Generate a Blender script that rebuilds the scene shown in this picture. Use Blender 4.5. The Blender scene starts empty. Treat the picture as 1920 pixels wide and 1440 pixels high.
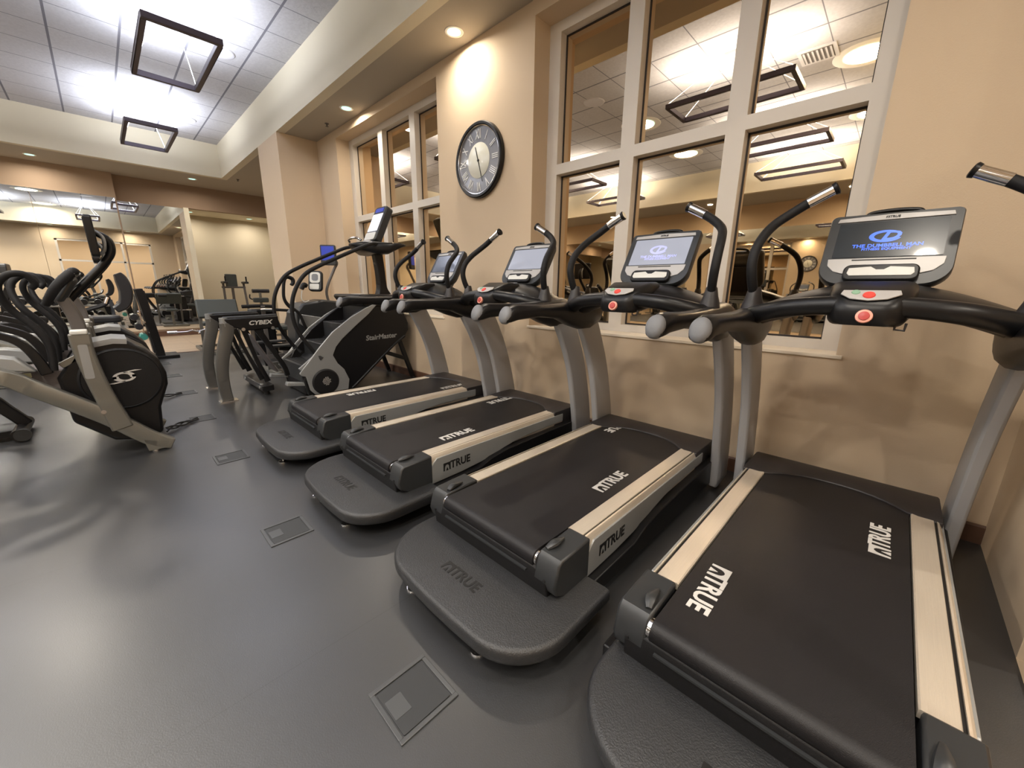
import bpy, bmesh, math, random
from mathutils import Vector, Matrix
random.seed(7)
PI = math.pi
C = bpy.context.scene.collection
SC = bpy.context.scene

# ------------------------------------------------------------------ camera
cam_d = bpy.data.cameras.new('camera'); cam = bpy.data.objects.new('camera', cam_d); C.objects.link(cam)
r = Vector((0.697867, -0.716139, 0.011228)); u = Vector((0.162405, 0.17349, 0.971353)); f = Vector((0.697571, 0.676052, -0.237378))
m = Matrix(((r.x, u.x, -f.x, 0), (r.y, u.y, -f.y, 0), (r.z, u.z, -f.z, 0), (0, 0, 0, 1)))
cam.matrix_world = Matrix.Translation((0, 0, 1.22)) @ m
cam_d.sensor_width = 36.0; cam_d.lens = 731.2 * 36 / 1920; cam_d.clip_start = 0.02; cam_d.clip_end = 100
SC.camera = cam

# ------------------------------------------------------------------ world, exposure
w = bpy.data.worlds.new('world'); SC.world = w; w.use_nodes = True
w.node_tree.nodes['Background'].inputs[0].default_value = (0.02, 0.025, 0.04, 1)
w.node_tree.nodes['Background'].inputs[1].default_value = 0.3
SC.view_settings.view_transform = 'Standard'; SC.view_settings.look = 'None'
SC.view_settings.gamma = 1; SC.view_settings.use_curve_mapping = False
SC.view_settings.exposure = 2.1
P_RING = 12.5      # watts of each pendant's up-light
P_DOWN = 3.6      # watts of each recessed downlight
COOL = (0.86, 0.90, 1.0); WARM = (1.0, 0.90, 0.77)

# ------------------------------------------------------------------ materials
def srgb(c):
    return tuple(((x/255)/12.92 if x/255 <= 0.04045 else (((x/255)+0.055)/1.055)**2.4) for x in c)
def mat(name, col, rough=0.5, metal=0.0, spec=0.5, emis=None, estr=0, noise=None, bump=None, coat=0):
    m = bpy.data.materials.new(name); m.use_nodes = True
    nt = m.node_tree; b = nt.nodes['Principled BSDF']
    c = srgb(col) if max(col) > 1.0 else col
    b.inputs['Base Color'].default_value = (*c, 1); b.inputs['Roughness'].default_value = rough
    b.inputs['Metallic'].default_value = metal; b.inputs['Specular IOR Level'].default_value = spec
    b.inputs['Coat Weight'].default_value = coat; b.inputs['Coat Roughness'].default_value = 0.05
    if emis:
        b.inputs['Emission Color'].default_value = (*emis, 1); b.inputs['Emission Strength'].default_value = estr
    if noise or bump:
        tc = nt.nodes.new('ShaderNodeTexCoord')
    if noise:   # (scale, amount, (sx,sy,sz))
        mp = nt.nodes.new('ShaderNodeMapping'); mp.inputs['Scale'].default_value = noise[2]
        n = nt.nodes.new('ShaderNodeTexNoise'); n.inputs['Scale'].default_value = noise[0]; n.inputs['Detail'].default_value = 4
        nt.links.new(tc.outputs['Object'], mp.inputs['Vector']); nt.links.new(mp.outputs[0], n.inputs['Vector'])
        mx = nt.nodes.new('ShaderNodeMix'); mx.data_type = 'RGBA'
        mx.inputs[6].default_value = (*[x*(1-noise[1]) for x in c], 1); mx.inputs[7].default_value = (*[min(1, x*(1+noise[1])) for x in c], 1)
        nt.links.new(n.outputs['Fac'], mx.inputs[0]); nt.links.new(mx.outputs[2], b.inputs['Base Color'])
    if bump:    # (scale, strength, (sx,sy,sz))
        mp = nt.nodes.new('ShaderNodeMapping'); mp.inputs['Scale'].default_value = bump[2]
        n = nt.nodes.new('ShaderNodeTexNoise'); n.inputs['Scale'].default_value = bump[0]; n.inputs['Detail'].default_value = 3
        nt.links.new(tc.outputs['Object'], mp.inputs['Vector']); nt.links.new(mp.outputs[0], n.inputs['Vector'])
        bp = nt.nodes.new('ShaderNodeBump'); bp.inputs['Strength'].default_value = bump[1]; bp.inputs['Distance'].default_value = 0.004
        nt.links.new(n.outputs['Fac'], bp.inputs['Height']); nt.links.new(bp.outputs[0], b.inputs['Normal'])
    return m
I3 = (1, 1, 1)
M = {}
M['wall'] = mat('tan_wall_paint', (206, 185, 157), 0.75, spec=0.25, noise=(1.3, 0.03, I3), bump=(180, 0.15, I3))
M['wall_far'] = mat('beige_wall_paint', (194, 184, 162), 0.75, spec=0.25, bump=(180, 0.12, I3))
M['brown_wall2'] = mat('light_brown_wall_paint', (172, 150, 128), 0.75, spec=0.2)
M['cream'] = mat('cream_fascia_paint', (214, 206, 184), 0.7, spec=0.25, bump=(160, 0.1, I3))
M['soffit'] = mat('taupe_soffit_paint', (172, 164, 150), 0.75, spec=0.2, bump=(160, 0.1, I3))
M['brown_wall'] = mat('brown_wall_paint', (150, 128, 108), 0.75, spec=0.2)
M['frame_white'] = mat('window_frame_paint', (208, 200, 188), 0.45, spec=0.4)
M['sill'] = mat('window_sill_paint', (226, 212, 190), 0.5)
M['gasket'] = mat('black_gasket', (40, 32, 28), 0.6)
M['baseboard'] = mat('brown_rubber_baseboard', (96, 68, 52), 0.5)
M['mirror'] = mat('wall_mirror', (0.86, 0.87, 0.84), 0.01, metal=1.0)
M['black'] = mat('black_plastic', (17, 17, 19), 0.36, spec=0.35)
M['blackmatte'] = mat('black_textured_plastic', (20, 20, 22), 0.5, spec=0.3, bump=(420, 0.25, I3))
M['hood'] = mat('charcoal_plastic', (38, 35, 36), 0.45, spec=0.45)
M['cap'] = mat('dark_grey_plastic', (42, 44, 46), 0.4, spec=0.5)
M['step'] = mat('ribbed_step_plastic', (36, 37, 39), 0.45, spec=0.6, noise=(60, 0.12, I3), bump=(230, 0.5, I3))
M['belt'] = mat('running_belt', (26, 25, 27), 0.45, spec=0.3, noise=(7, 0.1, I3), bump=(500, 0.2, I3))
M['alu'] = mat('brushed_aluminium', (226, 216, 200), 0.38, metal=0.65, noise=(6, 0.08, (1, 60, 1)), bump=(14, 0.25, (1, 90, 1)))
M['silverpaint'] = mat('silver_grey_paint', (148, 150, 150), 0.38, metal=0.35)
M['upright'] = mat('grey_metallic_upright', (158, 158, 160), 0.42, metal=0.15)
M['chrome'] = mat('chrome', (225, 222, 220), 0.12, metal=1.0)
M['foam'] = mat('black_foam_grip', (24, 24, 26), 0.55, spec=0.25, bump=(600, 0.3, I3))
M['greypad'] = mat('grey_rubber_pad', (112, 114, 118), 0.55)
M['whitegrey'] = mat('pale_grey_print', (196, 194, 190), 0.5)
M['dimprint'] = mat('dark_grey_print', (13, 13, 14), 0.5)
M['blackprint'] = mat('black_print', (18, 18, 20), 0.5)
M['panel'] = mat('console_silver_panel', (176, 174, 172), 0.4, metal=0.2)
M['keypad'] = mat('console_keypad', (205, 205, 200), 0.4)
M['bezel'] = mat('console_bezel', (46, 48, 50), 0.35)
def screenmat(name, col, rough=0.2, spec=0.5):
    m = mat(name, col, rough, spec=spec, coat=0.3, emis=(0.5, 0.55, 0.65), estr=0.006); return m
M['screen'] = screenmat('glossy_black_screen', (34, 38, 40), .25, .3)
M['screen_reflect'] = mat('grey_lit_screen', (90, 92, 100), 0.12, coat=0.6, emis=(0.62, 0.64, 0.74), estr=0.13)  # even glow stands in for the bright ceiling reflected in the screen
M['screen_reflect_dim'] = mat('dim_lit_screen', (70, 74, 84), 0.12, coat=0.5, emis=(0.30, 0.33, 0.42), estr=0.08)  # weaker glow, a painted ceiling reflection for the farthest treadmill's screen
M['screen_blue'] = mat('blue_lit_screen', (20, 30, 90), 0.2, emis=(0.05, 0.08, 0.5), estr=0.17)
M['screen_white'] = mat('white_lit_screen', (200, 200, 205), 0.2, emis=(0.9, 0.88, 0.95), estr=0.18)
M['bluelogo'] = mat('blue_screen_logo', (40, 80, 200), 0.3, emis=(0.06, 0.18, 0.9), estr=0.22)
M['faintlogo'] = mat('pale_blue_screen_logo', (150, 155, 205), 0.3, emis=(0.45, 0.47, 0.95), estr=0.16)
M['red'] = mat('red_button', (214, 70, 62), 0.4)
M['darkred'] = mat('dark_red_button', (170, 44, 38), 0.4)
M['redring'] = mat('pale_red_ring', (220, 150, 130), 0.4)
M['green'] = mat('green_button', (130, 165, 140), 0.4)
M['clockface'] = mat('grey_brushed_dial', (112, 112, 116), 0.35, metal=0.3, noise=(3, 0.25, (1, 8, 1)), coat=0.6)
M['clockinner'] = mat('pale_dial_centre', (214, 212, 196), 0.4, coat=0.6)
M['clocknum'] = mat('white_numerals', (226, 226, 224), 0.4)
M['pendant'] = mat('dark_bronze_frame', (76, 68, 78), 0.4, metal=0.3)
M['cable'] = mat('white_suspension_cable', (232, 230, 226), 0.4)
M['lamp'] = mat('pendant_up_light', (255, 255, 255), 0.5, emis=COOL, estr=6.0)
M['lens'] = mat('downlight_lens', (230, 255, 250), 0.4, emis=(0.50, 1.0, 0.86), estr=0.26)
M['trimring'] = mat('white_light_trim', (232, 230, 222), 0.4)
M['speaker'] = mat('speaker_grille', (196, 196, 202), 0.6)
M['vent'] = mat('vent_metal', (205, 205, 208), 0.5)
M['ventdark'] = mat('vent_dark', (96, 90, 86), 0.6)
M['boxplate'] = mat('floor_box_plate', (82, 84, 86), 0.38, metal=0.4)
M['boxlid'] = mat('floor_box_lid', (44, 46, 48), 0.5)
M['vinyl'] = mat('grey_vinyl_upholstery', (62, 68, 67), 0.45, spec=0.5)
M['blackvinyl'] = mat('black_vinyl_upholstery', (34, 35, 40), 0.42, spec=0.5)
M['greenbit'] = mat('teal_plastic', (60, 140, 130), 0.4)
M['yellow'] = mat('yellow_sticker', (205, 200, 160), 0.5)
M['offwhite'] = mat('off_white_plastic', (205, 205, 200), 0.4)

def ceiling_mat():
    m = bpy.data.materials.new('acoustic_ceiling_tile'); m.use_nodes = True
    nt = m.node_tree; b = nt.nodes['Principled BSDF']; b.inputs['Roughness'].default_value = 0.85; b.inputs['Specular IOR Level'].default_value = 0.15
    tc = nt.nodes.new('ShaderNodeTexCoord'); sp = nt.nodes.new('ShaderNodeSeparateXYZ'); nt.links.new(tc.outputs['Object'], sp.inputs[0])
    def line(axis, off, per, wd):
        a = nt.nodes.new('ShaderNodeMath'); a.operation = 'SUBTRACT'; nt.links.new(sp.outputs[axis], a.inputs[0]); a.inputs[1].default_value = off
        w = nt.nodes.new('ShaderNodeMath'); w.operation = 'PINGPONG'; nt.links.new(a.outputs[0], w.inputs[0]); w.inputs[1].default_value = per/2
        l = nt.nodes.new('ShaderNodeMath'); l.operation = 'LESS_THAN'; nt.links.new(w.outputs[0], l.inputs[0]); l.inputs[1].default_value = wd
        return l
    a = line(0, 1.886, 0.609, 0.012); c = line(1, 5.393, 0.609, 0.006)
    # shallow score line half way along every tile
    s = line(1, 5.393+0.3045, 0.609, 0.003)
    n = nt.nodes.new('ShaderNodeTexNoise'); n.inputs['Scale'].default_value = 30; n.inputs['Detail'].default_value = 6
    nt.links.new(tc.outputs['Object'], n.inputs['Vector'])
    mx = nt.nodes.new('ShaderNodeMix'); mx.data_type = 'RGBA'; mx.inputs[6].default_value = (*srgb((176, 176, 180)), 1); mx.inputs[7].default_value = (*srgb((200, 200, 204)), 1)
    nt.links.new(n.outputs['Fac'], mx.inputs[0])
    mxm = nt.nodes.new('ShaderNodeMath'); mxm.operation = 'MAXIMUM'; nt.links.new(a.outputs[0], mxm.inputs[0]); nt.links.new(c.outputs[0], mxm.inputs[1])
    m2 = nt.nodes.new('ShaderNodeMix'); m2.data_type = 'RGBA'; nt.links.new(mxm.outputs[0], m2.inputs[0]); nt.links.new(mx.outputs[2], m2.inputs[6]); m2.inputs[7].default_value = (*srgb((120, 120, 128)), 1)
    nt.links.new(m2.outputs[2], b.inputs['Base Color'])
    bp = nt.nodes.new('ShaderNodeBump'); bp.inputs['Strength'].default_value = 0.25; bp.inputs['Distance'].default_value = 0.01
    ad = nt.nodes.new('ShaderNodeMath'); ad.operation = 'SUBTRACT'; nt.links.new(n.outputs['Fac'], ad.inputs[0]); nt.links.new(s.outputs[0], ad.inputs[1])
    nt.links.new(ad.outputs[0], bp.inputs['Height']); nt.links.new(bp.outputs[0], b.inputs['Normal'])
    return m
M['ceiling'] = ceiling_mat()

def rubber_mat():
    m = mat('black_rubber_flooring', (40, 41, 42), 0.42, spec=1.0, coat=0.35)
    nt = m.node_tree; b = nt.nodes['Principled BSDF']; b.inputs['Coat Roughness'].default_value = 0.26; tc = nt.nodes.new('ShaderNodeTexCoord')
    n = nt.nodes.new('ShaderNodeTexNoise'); n.inputs['Scale'].default_value = 1.6; n.inputs['Detail'].default_value = 5; nt.links.new(tc.outputs['Object'], n.inputs['Vector'])
    n2 = nt.nodes.new('ShaderNodeTexNoise'); n2.inputs['Scale'].default_value = 260; nt.links.new(tc.outputs['Object'], n2.inputs['Vector'])
    rp = nt.nodes.new('ShaderNodeMapRange'); rp.inputs['To Min'].default_value = 0.33; rp.inputs['To Max'].default_value = 0.50
    nt.links.new(n.outputs['Fac'], rp.inputs['Value']); nt.links.new(rp.outputs[0], b.inputs['Roughness'])
    mx = nt.nodes.new('ShaderNodeMix'); mx.data_type = 'RGBA'; mx.inputs[6].default_value = (*srgb((34, 35, 37)), 1); mx.inputs[7].default_value = (*srgb((44, 45, 47)), 1)
    # seams between the rolls of rubber
    sp = nt.nodes.new('ShaderNodeSeparateXYZ'); nt.links.new(tc.outputs['Object'], sp.inputs[0])
    a = nt.nodes.new('ShaderNodeMath'); a.operation = 'PINGPONG'; a.inputs[1].default_value = 0.61; nt.links.new(sp.outputs[1], a.inputs[0])
    l = nt.nodes.new('ShaderNodeMath'); l.operation = 'LESS_THAN'; l.inputs[1].default_value = 0.0015; nt.links.new(a.outputs[0], l.inputs[0])
    nt.links.new(n.outputs['Fac'], mx.inputs[0])
    m3 = nt.nodes.new('ShaderNodeMix'); m3.data_type = 'RGBA'; nt.links.new(l.outputs[0], m3.inputs[0]); nt.links.new(mx.outputs[2], m3.inputs[6]); m3.inputs[7].default_value = (*srgb((24, 24, 25)), 1)
    nt.links.new(m3.outputs[2], b.inputs['Base Color'])
    bp = nt.nodes.new('ShaderNodeBump'); bp.inputs['Strength'].default_value = 0.2; bp.inputs['Distance'].default_value = 0.002
    nt.links.new(n2.outputs['Fac'], bp.inputs['Height']); nt.links.new(bp.outputs[0], b.inputs['Normal'])
    return m
M['rubber'] = rubber_mat()

def wood_mat():
    m = mat('pale_wood_floor', (190, 168, 140), 0.4)
    nt = m.node_tree; b = nt.nodes['Principled BSDF']; tc = nt.nodes.new('ShaderNodeTexCoord')
    br = nt.nodes.new('ShaderNodeTexBrick'); br.inputs['Scale'].default_value = 1.0; br.inputs['Brick Width'].default_value = 1.2; br.inputs['Row Height'].default_value = 0.12
    br.inputs['Color1'].default_value = (*srgb((196, 174, 146)), 1); br.inputs['Color2'].default_value = (*srgb((178, 156, 130)), 1)
    br.inputs['Mortar'].default_value = (*srgb((130, 108, 88)), 1); br.inputs['Mortar Size'].default_value = 0.004
    nt.links.new(tc.outputs['Object'], br.inputs['Vector']); nt.links.new(br.outputs['Color'], b.inputs['Base Color'])
    return m
M['wood'] = wood_mat()

def glass_mat():
    # night-time solar-control glazing: nothing but dark outside, so the pane acts as a warm tinted mirror
    m = bpy.data.materials.new('amber_tinted_glass'); m.use_nodes = True
    nt = m.node_tree; b = nt.nodes['Principled BSDF']
    b.inputs['Base Color'].default_value = (0.78, 0.62, 0.43, 1); b.inputs['Metallic'].default_value = 1.0; b.inputs['Roughness'].default_value = 0.012
    return m
M['glass'] = glass_mat()

# ------------------------------------------------------------------ mesh helpers
def V(*a): return Vector(a)
def newbm(): return bmesh.new()
def box(bm, x0, x1, y0, y1, z0, z1):
    vs = [bm.verts.new((x, y, z)) for x in (x0, x1) for y in (y0, y1) for z in (z0, z1)]
    for q in ((0, 1, 3, 2), (4, 6, 7, 5), (0, 4, 5, 1), (2, 3, 7, 6), (0, 2, 6, 4), (1, 5, 7, 3)):
        bm.faces.new([vs[i] for i in q])
    return bm
def loft(bm, secs, cap=True, closed=False):
    rings = [[bm.verts.new(p) for p in s] for s in secs]
    n = len(rings[0]); k = len(rings)
    for i in range(k if closed else k-1):
        a, b = rings[i], rings[(i+1) % k]
        for j in range(n):
            bm.faces.new((a[j], a[(j+1) % n], b[(j+1) % n], b[j]))
    if cap and not closed:
        bm.faces.new(rings[0][::-1]); bm.faces.new(rings[-1])
    return bm
def cr(pts, n=6):
    """Catmull-Rom through the points (tuples of any length)"""
    out = []
    P = [pts[0]] + list(pts) + [pts[-1]]
    for i in range(1, len(P)-2):
        for k in range(n):
            t = k/n; a, b, c, d = P[i-1], P[i], P[i+1], P[i+2]
            out.append(tuple(0.5*((2*b[j]) + (-a[j]+c[j])*t + (2*a[j]-5*b[j]+4*c[j]-d[j])*t*t + (-a[j]+3*b[j]-3*c[j]+d[j])*t**3) for j in range(len(b))))
    out.append(tuple(pts[-1]))
    return out
def tube(bm, pts, rad, seg=12, n=6, flat=None, up=None, smooth=True):
    """round or flattened tube: rad is a number or one per point; flat scales the second axis"""
    if not isinstance(rad, (list, tuple)): rad = [rad]*len(pts)
    P = [(*p, r) for p, r in zip(pts, rad)]
    if smooth and len(P) > 2: P = cr(P, n)
    secs = []; prev = None
    for i, p in enumerate(P):
        c = Vector(p[:3]); a = Vector(P[max(0, i-1)][:3]); b = Vector(P[min(len(P)-1, i+1)][:3]); t = (b-a).normalized()
        if up is not None: s = t.cross(Vector(up))
        elif prev is None: s = t.cross(Vector((0, 0, 1)) if abs(t.z) < 0.9 else Vector((0, 1, 0)))
        else: s = prev - t*prev.dot(t)
        s.normalize(); prev = s; q = t.cross(s)
        fl = flat or 1
        secs.append([c + s*math.cos(2*PI*j/seg)*p[3] + q*math.sin(2*PI*j/seg)*p[3]*fl for j in range(seg)])
    return loft(bm, secs)
def bar(bm, p0, p1, wd, ht, up=(0, 0, 1)):
    """square-section bar between two points"""
    a, b = Vector(p0), Vector(p1); t = (b-a).normalized(); s = t.cross(Vector(up)).normalized(); q = s.cross(t)
    return loft(bm, [[c + s*x*wd/2 + q*y*ht/2 for x, y in ((-1, -1), (1, -1), (1, 1), (-1, 1))] for c in (a, b)])
def barpath(bm, pts, wd, ht, up=(0, 1, 0), n=6):
    """rectangular-section bar along a smoothed path; wd is across 'up' axis"""
    P = cr(pts, n) if len(pts) > 2 else pts
    secs = []
    U = Vector(up).normalized()
    for i, p in enumerate(P):
        c = Vector(p[:3]); t = (Vector(P[min(len(P)-1, i+1)][:3]) - Vector(P[max(0, i-1)][:3])).normalized()
        s = t.cross(U).normalized(); hh = p[3] if len(p) > 3 else ht
        secs.append([c + U*x*wd/2 + s*y*hh/2 for x, y in ((-1, -.8), (-.8, -1), (.8, -1), (1, -.8), (1, .8), (.8, 1), (-.8, 1), (-1, .8))])
    return loft(bm, secs)
def prism(bm, poly, axis, a, b):
    """extrude a 2-D polygon along 'x','y' or 'z' from a to b"""
    def mk(p, t):
        return {'x': (t, p[0], p[1]), 'y': (p[0], t, p[1]), 'z': (p[0], p[1], t)}[axis]
    lo = [bm.verts.new(mk(p, a)) for p in poly]; hi = [bm.verts.new(mk(p, b)) for p in poly]
    n = len(poly)
    for i in range(n): bm.faces.new((lo[i], lo[(i+1) % n], hi[(i+1) % n], hi[i]))
    bm.faces.new(lo[::-1]); bm.faces.new(hi)
    return bm
def rrect(x0, x1, y0, y1, r, n=5):
    if not isinstance(r, (list, tuple)): r = [r]*4
    out = []
    for (cx, cy, a0, rr) in ((x1-r[0], y1-r[0], 0, r[0]), (x0+r[1], y1-r[1], 90, r[1]), (x0+r[2], y0+r[2], 180, r[2]), (x1-r[3], y0+r[3], 270, r[3])):
        for k in range(n+1):
            a = math.radians(a0+90*k/n); out.append((cx+rr*math.cos(a), cy+rr*math.sin(a)))
    return out
def circ(cx, cy, r, n=32): return [(cx+r*math.cos(2*PI*k/n), cy+r*math.sin(2*PI*k/n)) for k in range(n)]
def cyl(bm, p0, p1, r, seg=20, r2=None):
    return tube(bm, [p0, p1], [r, r if r2 is None else r2], seg, smooth=False)
def lathe(bm, prof, c, axis='z', seg=24):
    """prof: list of (radius, height)"""
    secs = []
    for (rr, h) in prof:
        ring = []
        for k in range(seg):
            a = 2*PI*k/seg; x, y = rr*math.cos(a), rr*math.sin(a)
            ring.append(Vector(c) + {'z': V(x, y, h), 'x': V(h, x, y), 'y': V(x, h, y)}[axis])
        secs.append(ring)
    return loft(bm, secs)
def sphere(bm, c, r, sc=(1, 1, 1)):
    return lathe(bm, [(max(0.0005, r*math.sin(PI*k/10)), -r*math.cos(PI*k/10)) for k in range(11)], c)
def link(name, bm, m, parent=None, bevel=0, off=None, smooth=True, ang=35, xf=None):
    bmesh.ops.recalc_face_normals(bm, faces=bm.faces)
    if xf is not None: bmesh.ops.transform(bm, matrix=xf, verts=bm.verts)
    if off is not None: bmesh.ops.translate(bm, vec=Vector(off), verts=bm.verts)
    me = bpy.data.meshes.new(name); bm.to_mesh(me); bm.free()
    return link_me(name, me, m, parent, bevel, smooth, ang)
def link_me(name, me, m, parent=None, bevel=0, smooth=True, ang=35):
    for x in (m if isinstance(m, (list, tuple)) else [m]): me.materials.append(M[x] if isinstance(x, str) else x)
    if smooth:
        me.shade_smooth(); me.set_sharp_from_angle(angle=math.radians(ang))
    o = bpy.data.objects.new(name, me); C.objects.link(o)
    if parent: o.parent = parent
    if bevel:
        b = o.modifiers.new('bevel', 'BEVEL'); b.width = bevel; b.segments = 2; b.limit_method = 'ANGLE'; b.angle_limit = math.radians(40)
    return o
def text_bm(s, size, depth=0.0008, bold=0.0, squash=1.0, shear=0.0, spacing=1.0):
    cu = bpy.data.curves.new('t', 'FONT'); cu.body = s; cu.size = size; cu.extrude = depth; cu.align_x = 'CENTER'; cu.align_y = 'CENTER'
    cu.offset = bold; cu.resolution_u = 3; cu.shear = shear; cu.space_character = spacing
    o = bpy.data.objects.new('t', cu); C.objects.link(o)
    me = bpy.data.meshes.new_from_object(o.evaluated_get(bpy.context.evaluated_depsgraph_get()))
    bm = bmesh.new(); bm.from_mesh(me); bpy.data.objects.remove(o); bpy.data.curves.remove(cu); bpy.data.meshes.remove(me)
    bmesh.ops.scale(bm, vec=(squash, 1, 1), verts=bm.verts)
    return bm
def frame(o, xa, ya):
    """matrix whose local x and y run along xa and ya, located at o"""
    X = Vector(xa).normalized(); Y = Vector(ya); Y = (Y - X*Y.dot(X)).normalized(); Z = X.cross(Y)
    return Matrix(((X.x, Y.x, Z.x, o[0]), (X.y, Y.y, Z.y, o[1]), (X.z, Y.z, Z.z, o[2]), (0, 0, 0, 1)))
def addbm(dst, src, mtx=None):
    if mtx is not None: bmesh.ops.transform(src, matrix=mtx, verts=src.verts)
    me = bpy.data.meshes.new('tmp'); src.to_mesh(me); src.free(); dst.from_mesh(me); bpy.data.meshes.remove(me); return dst
def true_logo(size):
    """square mark with an arch cut out, followed by the word TRUE; centred on the origin"""
    bm = text_bm('TRUE', size*1.36, bold=size*0.035, squash=0.92)
    s = size*0.98; x0 = -size*2.55
    # the mark: flag-shaped block with an arch and small triangle
    pts = [(0, s*.5), (0, -s*.5), (s*.16, -s*.5)]
    for k in range(9):
        a = PI - (PI*k/8); pts.append((s*.52+s*.32*math.cos(a), -s*.12+s*.38*math.sin(a)))
    pts += [(s*.88, -s*.5), (s*1.05, -s*.5), (s*1.05, s*.5)]
    prism(bm, [(x0+p[0], p[1]) for p in pts], 'z', -0.0008, 0.0008)
    prism(bm, [(x0+s*.38, -s*.5), (x0+s*.72, -s*.5), (x0+s*.55, -s*.08)], 'z', -0.0008, 0.0008)
    bmesh.ops.translate(bm, vec=(size*0.5, 0, 0), verts=bm.verts)
    return bm

def thing(name, label, cat, loc=(0, 0, 0), rotz=0, group=None):
    o = bpy.data.objects.new(name, None); o.empty_display_size = 0.1; C.objects.link(o)
    o.location = loc; o.rotation_euler = (0, 0, rotz); o['label'] = label; o['category'] = cat
    if group: o['group'] = group
    return o
def tag(o, label, cat, group=None):
    o['label'] = label; o['category'] = cat
    if group: o['group'] = group
    return o
def struct(name, bm, m, parent=None, bevel=0, smooth=False):
    o = link(name, bm, m, parent, bevel, smooth=smooth)
    if not parent: o['kind'] = 'structure'
    return o
def dup(root, loc=None, rotz=None, label=None):
    r = root.copy(); C.objects.link(r)
    if loc is not None: r.location = loc
    if rotz is not None: r.rotation_euler = (0, 0, rotz)
    if label: r['label'] = label
    for ch in list(root.children):
        c = ch.copy(); C.objects.link(c); c.parent = r
        for g in list(ch.children):
            d = g.copy(); C.objects.link(d); d.parent = c
    return r
def kid(root, name, i=0):
    return [c for c in root.children if c.name.split('.')[0] == name][i]

# ------------------------------------------------------------------ room shell
XW = 2.88; XG = 3.10; ZS = 3.53; ZC = 4.19; YB = -0.50; XL = -6.6
PX0, PX1, PY0, PY1 = -5.0, 2.281, 0.35, 11.26          # edges of the raised tile ceiling
YM = 12.55                                            # far mirror wall
struct('floor', box(newbm(), XL, 3.4, YB, 9.38, -0.1, 0.0), 'rubber')
struct('floor', box(newbm(), XL, 6.0, 9.38, 15.2, -0.1, -0.0), 'wood')
struct('trim_1', prism(newbm(), [(9.36, 0), (9.40, 0), (9.40, 0.006), (9.36, 0.004)], 'x', XL, 2.28), 'baseboard')
struct('ceiling', box(newbm(), PX0-.3, PX1+.3, PY0-.3, PY1+.3, ZC, ZC+0.1), 'ceiling')
# fascias around the raised ceiling
struct('wall_fascia_right', box(newbm(), PX1, PX1+.12, PY0, PY1, ZS, ZC), 'cream')
struct('wall_fascia_left', box(newbm(), PX0-.12, PX0, PY0, PY1, ZS, ZC), 'cream')
struct('wall_fascia_far', box(newbm(), PX0-.12, PX1+.12, PY1, PY1+.12, ZS, ZC), 'cream')
struct('wall_fascia_near', box(newbm(), PX0-.12, PX1+.12, PY0-.12, PY0, ZS, ZC), 'cream')
# dropped soffits
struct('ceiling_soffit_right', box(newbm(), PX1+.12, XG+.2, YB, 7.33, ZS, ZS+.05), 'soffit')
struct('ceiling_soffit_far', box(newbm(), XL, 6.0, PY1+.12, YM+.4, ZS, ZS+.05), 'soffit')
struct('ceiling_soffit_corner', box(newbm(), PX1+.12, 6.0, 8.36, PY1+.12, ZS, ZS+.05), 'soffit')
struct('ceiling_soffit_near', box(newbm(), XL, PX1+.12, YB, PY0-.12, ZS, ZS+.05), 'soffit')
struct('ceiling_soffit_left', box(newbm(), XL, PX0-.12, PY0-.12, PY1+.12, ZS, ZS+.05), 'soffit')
# right wall with two tall openings
WB = (0.21, 2.57, 0.86, 3.42); WA = (3.98, 6.60, 0.86, 3.42)
bm = newbm()
for (a, b) in ((YB, WB[0]), (WB[1], WA[0]), (WA[1], 7.33)): box(bm, XW, XG+.12, a, b, 0, ZS)
for wd in (WB, WA):
    box(bm, XW, XG+.12, wd[0], wd[1], 0, wd[2]); box(bm, XW, XG+.12, wd[0], wd[1], wd[3], ZS)
struct('wall_right', bm, 'wall')
struct('wall_column', box(newbm(), PX1, XG+.12, 7.33, 8.36, 0, ZS), 'wall')
struct('wall_right_far', box(newbm(), 5.9, 6.0, 8.36, 15.2, 0, ZS), 'wall_far')
bm = newbm(); box(bm, XG+.12, 6.0, 8.26, 8.36, 0, ZS); struct('wall_niche', bm, 'wall')
bm = newbm(); prism(bm, [(0, 0), (-.012, 0), (-.012, .09), (-.006, .1), (0, .1)], 'y', YB, 7.33); bmesh.ops.translate(bm, vec=(XW, 0, 0), verts=bm.verts)
struct('baseboard_right', bm, 'baseboard')
bm = newbm(); box(bm, PX1-.012, PX1, 7.318, 8.36, 0, .1); box(bm, PX1-.012, XW-.012, 7.318, 7.33, 0, .1); struct('baseboard_column', bm, 'baseboard')
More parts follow.
